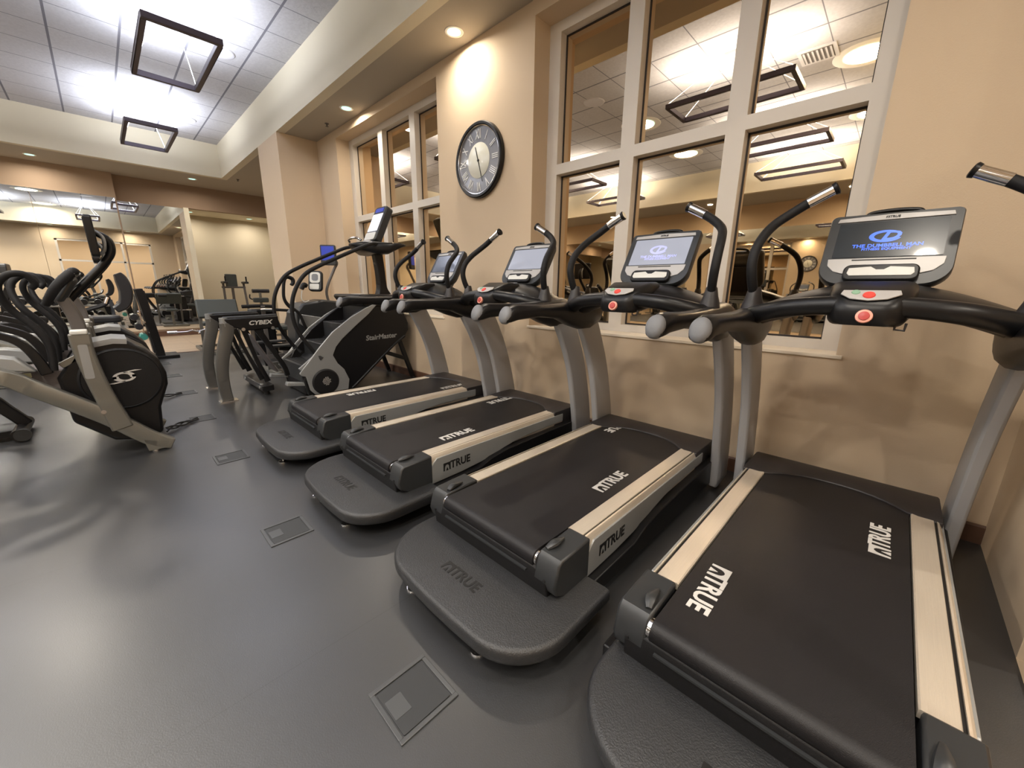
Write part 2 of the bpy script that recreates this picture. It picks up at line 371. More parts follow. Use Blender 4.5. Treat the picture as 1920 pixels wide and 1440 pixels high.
# windows: painted frame, gasket, panes
def window(n, wd, mull, zt):
    y0, y1, z0, z1 = wd; bm = newbm()
    XF = XG-.02
    def fr(a, b, c, d): box(bm, XF, XG+.09, a, b, c, d)
    fr(y0, y0+.1, z0, z1); fr(y1-.12, y1, z0, z1)
    for a in mull: fr(a, a+.12, z0, z1)
    es = [y0+.1] + [v for a in mull for v in (a, a+.12)] + [y1-.12]
    for a, b in zip(es[::2], es[1::2]):
        fr(a, b, z0, z0+.07); fr(a, b, z1-.08, z1); fr(a, b, zt, zt+.085)
    o = struct('window_%d' % n, bm, 'frame_white')
    o['kind'] = 'structure'
    ys = [y0+.1] + [v for a in mull for v in (a, a+.12)] + [y1-.12]
    zs = [z0+.07, zt, zt+.085, z1-.08]
    for i in range(0, len(ys), 2):
        for j in range(0, 4, 2):
            a, b, c, d = ys[i], ys[i+1], zs[j], zs[j+1]
            g = newbm(); e = .012
            for q in ((a, b, c, c+e), (a, b, d-e, d), (a, a+e, c, d), (b-e, b, c, d)): box(g, XG+.055, XG+.07, *q)
            struct('window_gasket', g, 'gasket', o)
            g = newbm(); box(g, XG+.06, XG+.066, a+e*.5, b-e*.5, c+e*.5, d-e*.5)
            struct('window_pane', g, 'glass', o)
    return o
window(1, WA, (4.74, 5.56), 2.235)
window(2, WB, (0.91, 1.69), 2.235)
for k, wd in enumerate((WA, WB)):
    struct('trim_%d' % (k+2), box(newbm(), XW-.012, XG-.02, wd[0]-.03, wd[1]+.02, wd[2]-.01, wd[2]+.012), 'sill', bevel=.004)
struct('wall_night_backing', box(newbm(), XG+.3, XG+.34, YB, 7.33, 0, ZS), 'gasket')
# far wall with mirrors, then the opening to the alcove
struct('wall_far_left', box(newbm(), XL, .56, YM-.02, YM+.3, 0, ZS), 'brown_wall2')
bm = newbm(); box(bm, .56, 1.76, YM+.15, YM+.3, 0, ZS); box(bm, 1.76, 6.0, YM+.15, YM+.3, 3.02, ZS); box(bm, 4.35, 6.0, YM+.15, YM+.3, 0, 3.02)
struct('wall_far', bm, 'brown_wall')
for k in range(6):
    a = .54-1.2*(k+1); struct('wall_far_mirror_panel', box(newbm(), a+.003, a+1.197, YM-.032, YM-.02, .16, 3.03), 'mirror')
struct('wall_far_mirror_panel', box(newbm(), .57, 1.70, YM+.138, YM+.15, .16, 3.0), 'mirror')
struct('trim_4', box(newbm(), 1.70, 1.80, YM+.12, YM+.31, 0, 3.02), 'cream')
bm = newbm(); box(bm, XL, .56, YM-.045, YM-.02, 0, .12); box(bm, .56, 1.7, YM+.12, YM+.15, 0, .12); struct('baseboard_far', bm, 'baseboard')
# alcove
struct('wall_alcove_back', box(newbm(), 1.0, 4.6, 14.5, 14.6, 0, 3.2), 'wall_far')
struct('wall_alcove_left', box(newbm(), 1.0, 1.1, YM+.3, 14.5, 0, 3.2), 'wall_far')
struct('wall_alcove_right', box(newbm(), 4.05, 4.15, 13.3, 14.5, 0, 3.2), 'wall_far')
struct('ceiling_alcove', box(newbm(), 1.0, 4.6, YM+.3, 14.6, 3.10, 3.15), 'cream')
# left wall with mirror, back wall with glazing
struct('wall_left', box(newbm(), XL-.1, XL, YB, YM+.3, 0, ZS), 'wall')
struct('wall_left_mirror', box(newbm(), XL, XL+.01, 1.0, 11.5, .16, 2.9), 'mirror')
bm = newbm(); box(bm, XL, -1.0, YB-.1, YB, 0, ZS); box(bm, -1.0, 2.0, YB-.1, YB, 3.05, ZS); box(bm, 2.0, XG+.1, YB-.1, YB, 0, ZS)
struct('wall_back', bm, 'wall')
bm = newbm()
for a in (-1.0, -.02, .96, 1.93): box(bm, a, a+.07, YB-.09, YB-.02, 0, 3.05)
for z in (0, 2.15, 2.98): box(bm, -1.0, 2.0, YB-.09, YB-.02, z, z+.07)
struct('window_3', bm, 'frame_white')
# the lit lobby behind that glazing
bm = newbm(); box(bm, -3.2, 4.0, -3.6, -3.5, 0, 3.6); struct('wall_lobby', bm, 'wall')
bm = newbm(); box(bm, -3.2, -3.1, -3.5, YB-.1, 0, 3.6); box(bm, 3.9, 4.0, -3.5, YB-.1, 0, 3.6); struct('wall_lobby_side', bm, 'wall')
struct('floor_lobby', box(newbm(), -3.2, 4.0, -3.6, YB, -.1, 0), 'wood')
struct('ceiling_lobby', box(newbm(), -3.2, 4.0, -3.6, YB-.1, 3.6, 3.65), 'cream')

# ------------------------------------------------------------------ lights with their fittings
def area(name, loc, sx, sy, power, col, rot=(0, 0, 0), parent=None, spread=PI):
    l = bpy.data.lights.new(name, 'AREA'); l.shape = 'RECTANGLE'; l.size = sx; l.size_y = sy; l.energy = power; l.color = col; l.spread = spread
    o = bpy.data.objects.new(name, l); C.objects.link(o); o.location = loc; o.rotation_euler = rot
    if parent: o.parent = parent
    return o
RING_Z = 3.66
def pendant(x, y, label):
    t = thing('pendant_light', label, 'ceiling light', (x, y, RING_Z), 0, 'pendant frame lights')
    a, b, wd, h = .75, .32, .045, .06
    bm = newbm(); box(bm, -b, b, a-wd, a, 0, h); box(bm, -b, b, -a, -a+wd, 0, h); box(bm, -b, -b+wd, -a+wd, a-wd, 0, h); box(bm, b-wd, b, -a+wd, a-wd, 0, h)
    bmesh.ops.remove_doubles(bm, verts=bm.verts, dist=1e-5); link('frame', bm, 'pendant', t, bevel=.004)
    bm = newbm(); i = .008
    box(bm, -b+i, b-i, a-wd+i, a-i, h-.004, h+.0012); box(bm, -b+i, b-i, -a+i, -a+wd-i, h-.004, h+.0012); box(bm, -b+i, -b+wd-i, -a+wd, a-wd, h-.004, h+.0012); box(bm, b-wd+i, b-i, -a+wd, a-wd, h-.004, h+.0012)
    link('light_strip', bm, 'lamp', t)
    dz = ZC-RING_Z
    bm = newbm(); prism(bm, rrect(-.11, .11, -.13, .13, .02), 'z', dz-.035, dz); link('canopy', bm, 'vent', t, bevel=.004)
    for sx in (-1, 1):
        for sy in (-1, 1):
            bm = newbm(); cyl(bm, (sx*.07, sy*.09, dz-.03), (sx*(b-.02), sy*(a-.02), h), .0035, 6); link('cable', bm, 'cable', t)
    area('up_light', (0, 0, h+.02), 0.6, 1.46, P_RING, COOL, (PI, 0, 0), t)
    return t
names = {(1.0, 6.3): 'large dark rectangular pendant frame hanging below bright ceiling, nearer one', (1.0, 9.75): 'small dark rectangular pendant frame hanging in front of far fascia'}
for x, y in ((1.0, 6.3), (1.0, 9.75), (.12, 2.05), (-2.3, 2.0), (-2.3, 6.3), (-2.3, 9.75), (-4.3, 2.0), (-4.3, 6.3), (-4.3, 9.75)):
    pendant(x, y, names.get((x, y), 'dark rectangular pendant frame seen only as a reflection in glass'))
def disk_light(loc, power, col, parent, size=.12, spread=165):
    l = bpy.data.lights.new('downlight_lamp', 'AREA'); l.shape = 'DISK'; l.size = size; l.energy = power; l.color = col; l.spread = math.radians(spread)
    o = bpy.data.objects.new('downlight_lamp', l); C.objects.link(o); o.location = loc; o.parent = parent
    return o
def downlight(x, y, z, label, power=None, group='recessed downlights', big=False):
    t = thing('downlight', label, 'downlight', (x, y, z), 0, group)
    bm = newbm(); lathe(bm, [(.062, -.001), (.080, -.006), (.086, -.004), (.088, .0)], (0, 0, 0), seg=32); link('trim_ring', bm, 'trimring', t)
    bm = newbm(); lathe(bm, [(.001, -.002), (.062, -.0045), (.062, -.001)], (0, 0, 0), seg=32); link('lens', bm, 'lens', t)
    disk_light((0, 0, -.008), P_DOWN if power is None else power, WARM, t, .46 if big else .12)
    if big:
        for c in t.children:
            if c.type == 'MESH': c.scale = (4, 4, 1)
    return t
dl = {3.40: 'large round downlight in the soffit, left of the nearer tall window', 5.73: 'round downlight in the soffit above the far tall window'}
for y in (3.40, 5.73):
    downlight(2.68, y, ZS, dl.get(y, 'round downlight in the soffit above the nearest treadmill, seen in the glass'))
downlight(-.51, 12.0, ZS, 'round downlight in the far soffit, left one')
downlight(1.84, 11.85, ZS, 'round downlight in the far soffit, right one beside the column')
downlight(-2.9, 12.0, ZS, 'round downlight in the far soffit beyond the left edge')
downlight(3.9, 10.6, ZS, 'round downlight in the soffit behind the column')
for y in (1.2, 4.2, 7.2, 10.2): downlight(-5.75, y, ZS, 'round downlight in the left soffit, seen only in the glass')
for x in (-3.4, -1.0, 1.3): downlight(x, -.08, ZS, 'round downlight in the soffit behind the camera, seen only in the mirror')
downlight(1.98, 13.9, 3.10, 'alcove downlight, left one, washing the beige back wall', 3.4)
downlight(3.35, 13.95, 3.10, 'alcove downlight, right one, washing the beige back wall', 3.4)
for x in (-1.5, .4, 2.3):
    downlight(x, -2.0, 3.6, 'lobby downlight seen only in the mirror', 11)
for x, y in ((-1.0, .85), (-1.15, 4.0), (-1.15, 8.0), (-3.3, .85), (-3.3, 4.0), (-3.3, 8.0)):  # added fill lights outside the direct view, to raise the general light level
    downlight(x, y, ZC, 'added round fill light in the tile ceiling, seen only reflected in the tall windows', 17, 'added round fill lights', True)
def speaker(x, y, label):
    bm = newbm(); lathe(bm, [(.001, -.006), (.13, -.008), (.15, -.012), (.165, -.006), (.17, 0)], (0, 0, 0), seg=40)
    o = link('ceiling_speaker', bm, 'speaker'); o.location = (x, y, ZC); tag(o, label, 'speaker', 'ceiling speakers')
speaker(1.6, 6.95, 'round ceiling speaker grille beside the large pendant frame')
speaker(1.6, 10.02, 'round ceiling speaker grille beside the far pendant frame')
speaker(.2, 4.14, 'round ceiling speaker grille seen only in the nearer window')
def vent(x, y):
    t = thing('ceiling_vent', 'square ceiling air vent seen only in the nearer window', 'vent', (x, y, ZC))
    link('frame', prism(newbm(), rrect(-.2, .2, -.2, .2, .01), 'z', -.012, 0), 'vent', t)
    link('backing', box(newbm(), -.16, .16, -.16, .16, -.0135, -.012), 'ventdark', t)
    bm = newbm()
    for k in range(7): bar(bm, (-.15, -.14+.046*k, -.018), (.15, -.14+.046*k, -.018), .02, .003)
    link('slat', bm, 'vent', t)
vent(-.6, 1.3)
bm = newbm(); lathe(bm, [(.03, 0), (.03, -.006), (.012, -.012), (.008, -.035), (.022, -.037), (.022, -.04)], (2.70, 6.44, ZS), seg=16)
tag(link('sprinkler_head', bm, 'ventdark'), 'small dark sprinkler head in the soffit near the column', 'sprinkler')
bm = newbm(); lathe(bm, [(.03, 0), (.03, -.006), (.012, -.012), (.008, -.035), (.022, -.037), (.022, -.04)], (2.55, 11.1, ZS), seg=16)
tag(link('sprinkler_head', bm, 'ventdark'), 'small sprinkler head in the far soffit beside the column', 'sprinkler')

# ------------------------------------------------------------------ wall clock
def clock():
    t = thing('wall_clock', 'round black-rimmed wall clock with roman numerals and pale centre', 'clock', (XW, 3.26, 2.46))
    # local: x = -depth (towards room), disc in the y-z plane
    bm = newbm(); lathe(bm, [(.325, 0), (.345, -.01), (.345, -.045), (.335, -.058), (.315, -.055), (.305, -.035), (.305, -.0)], (0, 0, 0), 'x', 64); link('rim', bm, 'black', t)
    bm = newbm(); lathe(bm, [(.300, -.030), (.302, -.046), (.308, -.048), (.31, -.03)], (0, 0, 0), 'x', 64); link('inner_ring', bm, 'chrome', t)
    bm = newbm(); lathe(bm, [(.001, -.032), (.301, -.031), (.301, -.001), (.001, 0)], (0, 0, 0), 'x', 64); link('dial', bm, 'clockface', t)
    bm = newbm(); lathe(bm, [(.001, -.036), (.158, -.036), (.162, -.034), (.162, -.030)], (0, 0, 0), 'x', 64); link('dial_centre', bm, 'clockinner', t)
    rom = ['XII', 'I', 'II', 'III', 'IIII', 'V', 'VI', 'VII', 'VIII', 'IX', 'X', 'XI']
    for k, s in enumerate(rom):
        a = -2*PI*k/12      # seen from -x: right is -y
        rad = Vector((0, -math.sin(-a), math.cos(a)))   # outward
        rad = Vector((0, -math.sin(2*PI*k/12), math.cos(2*PI*k/12)))
        tx = bm_t = text_bm(s, .12, .0015, bold=.001, squash=.55)
        tang = Vector((-1, 0, 0)).cross(rad) * -1
        link('numeral', bm_t, 'clocknum', t, xf=frame(Vector((-.034, 0, 0)) + rad*.232, tang*1.0, rad), smooth=False)
    for (ang, ln, wd, nm) in ((163, .21, .008, 'minute_hand'), (335, .0, .0, None), (342, .13, .010, 'hour_hand')):
        if not nm: continue
        a = math.radians(ang); d = Vector((0, -math.sin(a), math.cos(a)))
        bm = newbm(); bar(bm, Vector((-.041, 0, 0))-d*.04, Vector((-.041, 0, 0))+d*ln, .002, wd, up=Vector((1, 0, 0)).cross(d)); link(nm, bm, 'blackprint', t)
    bm = newbm(); lathe(bm, [(.001, -.046), (.012, -.044), (.012, -.036)], (0, 0, 0), 'x', 16); link('hub', bm, 'blackprint', t)
clock()

# ------------------------------------------------------------------ floor boxes
def floor_box(x, y, label):
    t = thing('floor_box', label, 'floor outlet', (x, y, 0), 0, 'floor outlet boxes')
    h = .098
    bm = newbm()
    for q in ((-h, h, -h, -h+.014), (-h, h, h-.014, h), (-h, -h+.014, -h+.014, h-.014), (h-.014, h, -h+.014, h-.014)): box(bm, *q, 0, .005)
    link('frame', bm, 'boxplate', t, bevel=.0015)
    link('lid', prism(newbm(), rrect(-h+.018, h-.018, -h+.018, h-.018, .004), 'z', .0, .0032), 'boxlid', t, bevel=.001)
    bm = newbm(); prism(bm, rrect(-h+.022, -h+.075, -.03, .038, .003), 'z', .0032, .0046); link('cable_flap', bm, 'boxplate', t, bevel=.0008)
    return t
for y, s in ((.862, 'dark square floor outlet box in the rubber floor, nearest the camera'), (2.053, 'square metal floor outlet box with lit rim, second from the camera'),
             (3.31, 'square floor outlet box third from the camera, left of the far treadmills'), (4.52, 'square floor outlet box with cables plugged in beside the cardio machine'),
             (5.76, 'square floor outlet box beside the grey curved machine legs'), (7.0, 'square floor outlet box further along the aisle'), (8.2, 'farthest square floor outlet box in the aisle')):
    floor_box(.47 if y < 5 else .50, y, s)

# ------------------------------------------------------------------ treadmills
X0 = 1.7      # forward coordinate of the root
def treadmill(yc, label):
    t = thing('treadmill', label, 'treadmill', (X0, yc, 0), 0, 'black treadmills facing the wall')
    O = (-X0, 0, 0)
    def P(name, bm, m, parent=t, bevel=0, **k): return link(name, bm, m, parent, bevel, off=O, **k)
    # base frame
    prof = [(.95, .035), (2.58, .035), (2.66, .06), (2.66, .17), (2.5, .19), (1.75, .17), (1.60, .15), (1.5, .115), (.95, .105)]
    bm = newbm()
    for s in (-1, 1): prism(bm, prof, 'y', s*.34, s*.415)
    box(bm, .95, 1.02, -.34, .34, .04, .10); box(bm, 2.2, 2.64, -.34, .34, .04, .24); box(bm, 1.6, 1.7, -.34, .34, .05, .12)
    P('base_frame', bm, 'black', bevel=.006)
    # rear step
    out = [(1.18, -.43), (1.18, .43)]
    L = []
    for k in range(11):
        a = math.radians(90+90*k/10); L.append((.655+.24+.24*math.cos(a), .15+.24*math.sin(a)))
    mid = [(.650, .06), (.648, -.05), (.650, -.17)]
    R_ = []
    for k in range(11):
        a = math.radians(180+90*k/10); R_.append((.655+.22+.22*math.cos(a), -.27+.22*math.sin(a)))
    outl = [(1.15, .39)] + L + mid + R_ + [(1.15, -.49)]
    def inset(pts, d): return [(x+(d if x < .9 else 0), -.05+(y+.05)*(1-d/.44)) for x, y in pts]
    bm = newbm(); loft(bm, [[(x, y, z) for x, y in inset(outl, d)] for d, z in ((.03, .055), (.008, .066), (0, .085), (0, .112), (.006, .124), (.016, .128))])
    st = P('rear_step', bm, 'step', ang=50)
    bm = true_logo(.05); P('embossed_logo', bm, 'dimprint', st, xf=frame((.80, -.04, .1285), (0, -1, 0), (1, 0, 0)), smooth=False)
    for y in (.17, -.24):
        bm = newbm(); cyl(bm, (.715, y, .004), (.715, y, .06), .007, 12); lathe(bm, [(.03, 0), (.03, .006), (.012, .012)], (.715, y, 0), seg=20)
        P('foot', bm, 'chrome')
    # rear shroud under the roller
    bm = newbm(); prism(bm, [(.955, .105), (.945, .19), (.955, .222), (.985, .232), (1.2, .232), (1.2, .105)], 'y', -.345, .345); P('rear_shroud', bm, 'blackmatte', bevel=.006)
    bm = newbm(); box(bm, .938, .948, -.25, .25, .196, .203); P('shroud_lip', bm, 'cap')
    # belt
    prof = [(2.44, .225), (1.0, .205)] + [(.985+.036*math.cos(math.radians(a)), .2425+.036*math.sin(math.radians(a))) for a in range(-100, -271, -17)] + [(2.44, .279)]
    bm = newbm(); prism(bm, prof, 'y', -.272, .272); be = P('running_belt', bm, 'belt', ang=50)
    bm = true_logo(.064); P('belt_logo', bm, 'whitegrey', be, xf=frame((1.23, .20, .2797), (-1, 0, 0), (0, -1, 0)), smooth=False)
    bm = true_logo(.064); P('belt_logo', bm, 'whitegrey', be, xf=frame((1.98, -.19, .2797), (1, 0, 0), (0, 1, 0)), smooth=False)
    # side rails
    for s in (-1, 1):
        bm = newbm(); prism(bm, [(s*.277, .262), (s*.277, .283), (s*.281, .286), (s*.345, .286), (s*.347, .284), (s*.347, .262)], 'x', 1.165, 2.36); ra = P('side_rail', bm, 'alu')
        bm = newbm(); prism(bm, [(s*.347, .25), (s*.347, .279), (s*.356, .279), (s*.356, .25)], 'x', 1.165, 2.36); P('groove_strip', bm, 'blackprint', ra)
        bm = newbm(); prism(bm, [(s*.356, .18), (s*.356, .286), (s*.362, .284), (s*.374, .262), (s*.376, .2), (s*.372, .18)], 'x', 1.165, 2.40); P('outer_lip', bm, 'alu', ra)
        # silver side plate, deep at the rear and tapering forward
        pl = [(1.165, .25), (2.40, .25), (2.40, .215), (2.0, .212), (1.86, .205), (1.74, .185), (1.62, .155), (1.52, .135), (1.36, .122), (1.20, .115), (1.172, .125), (1.16, .16)]
        top = [(1.16, .16), (1.165, .25)]
        bm = newbm(); prism(bm, [(1.20, .262)] + [(2.40, .262), (2.40, .205)] + [(2.0, .198), (1.86, .188), (1.74, .170), (1.64, .150), (1.54, .133), (1.38, .120), (1.13, .112), (1.135, .16), (1.155, .21), (1.175, .24)], 'y', s*.370, s*.381)
        sp = P('side_panel', bm, 'silverpaint', bevel=.002)
        bm = true_logo(.05); xa = (s*-1, 0, 0); P('side_logo', bm, 'blackprint', sp, xf=frame((1.345, s*.3818, .19), xa, (0, 0, 1)), smooth=False)
        # end cap
        pr = [(.985, .282), (1.165, .289), (1.165, .12), (1.02, .112), (.958, .15), (.945, .19), (.968, .268)]
        bm = newbm(); prism(bm, pr, 'y', s*.282, s*.384); ec = P('end_cap', bm, 'cap', bevel=.008)
        bm = newbm(); cyl(bm, (.985, s*.273, .243), (.985, s*.284, .243), .030, 24); P('roller_end', bm, 'chrome', ec)
        bm = newbm(); cyl(bm, (.952, s*.335, .195), (.942, s*.335, .195), .006, 10); P('screw', bm, 'blackprint', ec)
        bm = newbm(); tube(bm, [(1.0, s*.30, .286), (1.035, s*.31, .296), (1.09, s*.31, .293)], [.010, .018, .006], 10, flat=.7); P('roller_guard', bm, 'cap', ec)
        # lower black skirt below the cap
        bm = newbm(); prism(bm, [(.985, .13), (1.2, .118), (1.2, .06), (1.0, .06)], 'y', s*.33, s*.365); P('lower_skirt', bm, 'blackmatte', bevel=.005)
    # motor hood with the curved cut-out over the belt
    n = 20; bm = newbm(); secs = []
    for k in range(n+1):
        y = -.375+.75*k/n; q = min(1, abs(y)/.275)
        xr = 2.425-.12*q**2.6 if abs(y) < .275 else 2.30
        secs.append([(xr, y, .262), (xr, y, .284), (xr+.012, y, .290), (2.57, y, .292), (2.62, y, .280), (2.645, y, .24), (2.645, y, .17), (xr, y, .17)])
    loft(bm, secs); hd = P('motor_hood', bm, 'hood', bevel=.003)
    # uprights
    for s in (-1, 1):
        bm = newbm(); barpath(bm, [(2.60, s*.43, .03, .21), (2.56, s*.43, .30, .205), (2.475, s*.43, .62, .19), (2.375, s*.43, .85, .185), (2.26, s*.43, 1.05, .19)], .056, .2); P('upright', bm, 'upright', bevel=.008)
        # armrest
        secs = []
        for (x, z0, z1, wd) in ((1.47, 1.042, 1.072, .030), (1.48, 1.040, 1.095, .038), (1.51, 1.042, 1.122, .042), (1.56, 1.052, 1.136, .044), (1.75, 1.062, 1.132, .044), (1.92, 1.045, 1.135, .048), (2.05, .995, 1.145, .056), (2.16, .965, 1.16, .060), (2.26, .965, 1.165, .060), (2.36, 1.0, 1.14, .052), (2.40, 1.04, 1.11, .035)):
            zc, zh = (z0+z1)/2, (z1-z0)/2; yc_ = s*.415
            secs.append([(x, yc_+wd*math.copysign(abs(math.cos(a))**.7, math.cos(a)), zc+zh*math.copysign(abs(math.sin(a))**.7, math.sin(a))) for a in [2*PI*j/16 for j in range(16)]])
        bm = newbm(); loft(bm, secs); ar = P('armrest', bm, 'black', ang=60)
        bm = newbm(); lathe(bm, [(.001, .012), (.022, .010), (.036, .003), (.040, -.010), (.036, -.03)], (0, 0, 0), seg=24); bmesh.ops.scale(bm, vec=(.98, 1.24, 1), verts=bm.verts); P('grip_pad', bm, 'greypad', ar, ang=60, xf=frame((1.476, s*.415, 1.086), (0, -1, 0), (.40, 0, 1)))
        # tall curved handlebar
        bm = newbm(); lathe(bm, [(.050, 1.135), (.043, 1.165), (.034, 1.195), (.026, 1.235), (.022, 1.24)], (2.10, s*.405, 0), seg=20); P('handlebar_socket', bm, 'hood', ar)
        hb = [(2.10, s*.405, 1.20), (2.07, s*.415, 1.27), (2.06, s*.422, 1.34), (2.085, s*.42, 1.41), (2.14, s*.408, 1.47), (2.20, s*.385, 1.52), (2.235, s*.335, 1.565), (2.245, s*.275, 1.605), (2.25, s*.20, 1.645)]
        bm = newbm(); tube(bm, hb, .0205, 14); h = P('handlebar', bm, 'foam', ang=60)
        a, b = V(2.2455, s*.272, 1.607), V(2.25, s*.205, 1.643); d = (b-a).normalized()
        bm = newbm(); tube(bm, [a-d*.012, b+d*.004], .0225, 16, smooth=False); P('chrome_grip', bm, 'chrome', h)
        bm = newbm(); tube(bm, [b+d*.004, b+d*.018, b+d*.022], [.024, .027, .022], 16, smooth=False); P('end_plug', bm, 'black', h)
    # cowl across the uprights
    secs = []
    for k in range(21):
        s = -.42+.84*k/20; q = abs(s)/.42
        zt = 1.262-.115*q**1.7; zb = 1.15-.10*q**2; x0 = 2.03+.05*q; x1 = 2.34-.02*q
        zc, zh, xc, xh = (zt+zb)/2, (zt-zb)/2, (x0+x1)/2, (x1-x0)/2
        secs.append([(xc+xh*math.cos(a), s, zc+zh*math.sin(a)+.02*math.cos(a)) for a in [2*PI*j/14 for j in range(14)]])
    bm = newbm(); loft(bm, secs); P('cowl', bm, 'black', ang=60)
    bm = newbm(); tube(bm, [(2.12, -.42, 1.10), (2.03, -.36, 1.125), (1.965, -.25, 1.155), (1.945, -.12, 1.170), (1.94, 0, 1.170), (1.945, .12, 1.170), (1.965, .25, 1.155), (2.03, .36, 1.125), (2.12, .42, 1.10)], [.042, .040, .037, .036, .042, .036, .037, .040, .042], 14)
    P('front_grip_bar', bm, 'black', ang=60)
    # centre pod with start and stop controls
    secs = []
    for (x, wd, z0, z1) in ((1.878, .055, 1.120, 1.165), (1.888, .085, 1.105, 1.185), (1.94, .11, 1.102, 1.222), (2.05, .125, 1.12, 1.262), (2.15, .12, 1.14, 1.265)):
        secs.append([(x, p[0], p[1]) for p in rrect(-wd, wd, z0, z1, min(.03, (z1-z0)/2.2))])
    bm = newbm(); loft(bm, secs); pod = P('control_pod', bm, 'black', ang=50)
    fm = frame((1.918, .0, 1.212), (0, -1, 0), (.55, 0, .42))
    bm = newbm(); prism(bm, [(-.075, .022), (-.08, .0), (-.05, -.026), (.0, -.035), (.05, -.026), (.085, .0), (.08, .022)], 'z', 0, .006); P('control_panel', bm, 'panel', pod, bevel=.002, xf=fm)
    bm = newbm(); lathe(bm, [(.001, .010), (.016, .010), (.018, .006)], (.0, -.008, 0), seg=20); P('red_stop_key', bm, 'red', pod, xf=fm)
    bm = newbm(); lathe(bm, [(.001, .009), (.011, .009), (.013, .006)], (-.038, .008, 0), seg=20); P('green_start_key', bm, 'green', pod, xf=fm)
    fm = frame((1.874, .0, 1.138), (0, -1, 0), (.35, 0, 1))
    bm = newbm(); lathe(bm, [(.021, -.012), (.0245, 0), (.0235, .007), (.017, .008)], (0, 0, 0), seg=28); P('stop_ring', bm, 'redring', pod, xf=fm)
    bm = newbm(); lathe(bm, [(.0165, 0), (.0155, .012), (.001, .014)], (0, 0, 0), seg=28); P('emergency_stop', bm, 'darkred', pod, xf=fm)
    bm = newbm(); tube(bm, [(1.93, -.085, 1.12), (1.925, -.085, 1.095), (1.925, -.11, 1.093), (1.93, -.112, 1.118)], .004, 8, smooth=False); P('safety_clip', bm, 'hood', pod)
    # console
    bm = newbm(); loft(bm, [[(x, y, z) for x, y, z in ((2.20, -w_, zz), (2.20, w_, zz), (2.36, w_*.9, zz+.01), (2.36, -w_*.9, zz+.01))] for w_, zz in ((.15, 1.17), (.12, 1.24))]); P('console_neck', bm, 'black', bevel=.015)
    bm = newbm(); loft(bm, [[(x, y, z) for x, y, z in ((xx, -.11, zz), (xx, .11, zz), (xx+.07, .10, zz), (xx+.07, -.10, zz))] for xx, zz in ((2.28, 1.2), (2.36, 1.32), (2.42, 1.42))]); P('neck_back', bm, 'black', bevel=.01)
    base = V(2.265, 0, 1.272); up = V(.16, 0, .27).normalized()
    fm = frame(base, (0, -1, 0), up)      # local z points to the user (-x, up)
    outl = rrect(-.208, .208, -.02, .335, [.022, .022, .085, .085], 8)
    def sc(pts, kx, ky): return [(x*kx, .14+(y-.14)*ky) for x, y in pts]
    bm = newbm(); loft(bm, [[(x, y, z) for x, y in sc(outl, a, b)] for a, b, z in ((.80, .72, -.075), (.95, .93, -.06), (1.0, 1.0, -.035), (1.0, 1.0, -.006), (.985, .98, .0))]); hs = P('console_housing', bm, 'bezel', xf=fm, ang=45)
    bm = newbm(); prism(bm, rrect(-.172, .172, .112, .288, .004), 'z', 0, .0025); scn = P('screen', bm, 'screen', hs, xf=fm)
    bm = newbm(); prism(bm, [(-.183, .295), (-.178, .314), (0, .322), (.178, .314), (.183, .295)], 'z', 0, .004); P('top_trim', bm, 'panel', hs, xf=fm, bevel=.001)
    bm = true_logo(.011); bmesh.ops.translate(bm, vec=(0, .307, .005), verts=bm.verts); P('console_logo', bm, 'blackprint', hs, xf=fm, smooth=False)
    low = [(-.183, .105), (.183, .105), (.180, .072), (.155, .042), (.12, .030), (-.12, .030), (-.155, .042), (-.180, .072)]
    bm = newbm(); prism(bm, low, 'z', 0, .004); P('lower_trim', bm, 'panel', hs, xf=fm, bevel=.0015)
    bm = newbm(); prism(bm, rrect(-.10, .10, .0935, .0985, .001), 'z', .003, .0055); P('tray_slot', bm, 'blackprint', hs, xf=fm)
    bm = newbm(); prism(bm, rrect(-.118, .118, -.012, .064, .026), 'z', -.01, .022); P('keypad_bezel', bm, 'black', hs, xf=fm, bevel=.006)
    kp = [(-.095, .008), (.095, .008), (.104, .02), (.100, .044), (.03, .050), (.012, .036), (-.012, .036), (-.03, .050), (-.100, .044), (-.104, .02)]
    bm = newbm(); prism(bm, kp, 'z', .02, .0245); P('keypad', bm, 'keypad', hs, xf=fm, bevel=.001)
    bm = newbm(); tube(bm, [(-.09, .325, -.02), (-.075, .350, -.02), (0, .358, -.02), (.075, .350, -.02), (.09, .325, -.02)], .009, 10); P('console_handle', bm, 'black', hs, xf=fm, ang=60)
    return t
T4 = treadmill(.083, 'nearest treadmill, in the right foreground, with blue logo on its dark screen')
scr_fm = frame(V(2.265, 0, 1.272), (0, -1, 0), V(.16, 0, .27).normalized())
TT = [T4]
for yc, lb in ((1.08, 'second treadmill from the camera, belt fully visible, pale reflecting screen'), (2.14, 'third treadmill from the camera, below the wall clock'), (3.20, 'farthest treadmill, beside the stair climbing machine')):
    TT.append(dup(T4, (X0, yc, 0), 0, lb))
for tr, dl_, dr_ in ((TT[1], 1.16, -.33), (TT[2], 1.03, -.48), (TT[3], .29, .29)):
    lg = [c for c in kid(tr, 'running_belt').children if c.name.startswith('belt_logo')]
    lg[0].location.x = dl_; lg[1].location.x = dr_
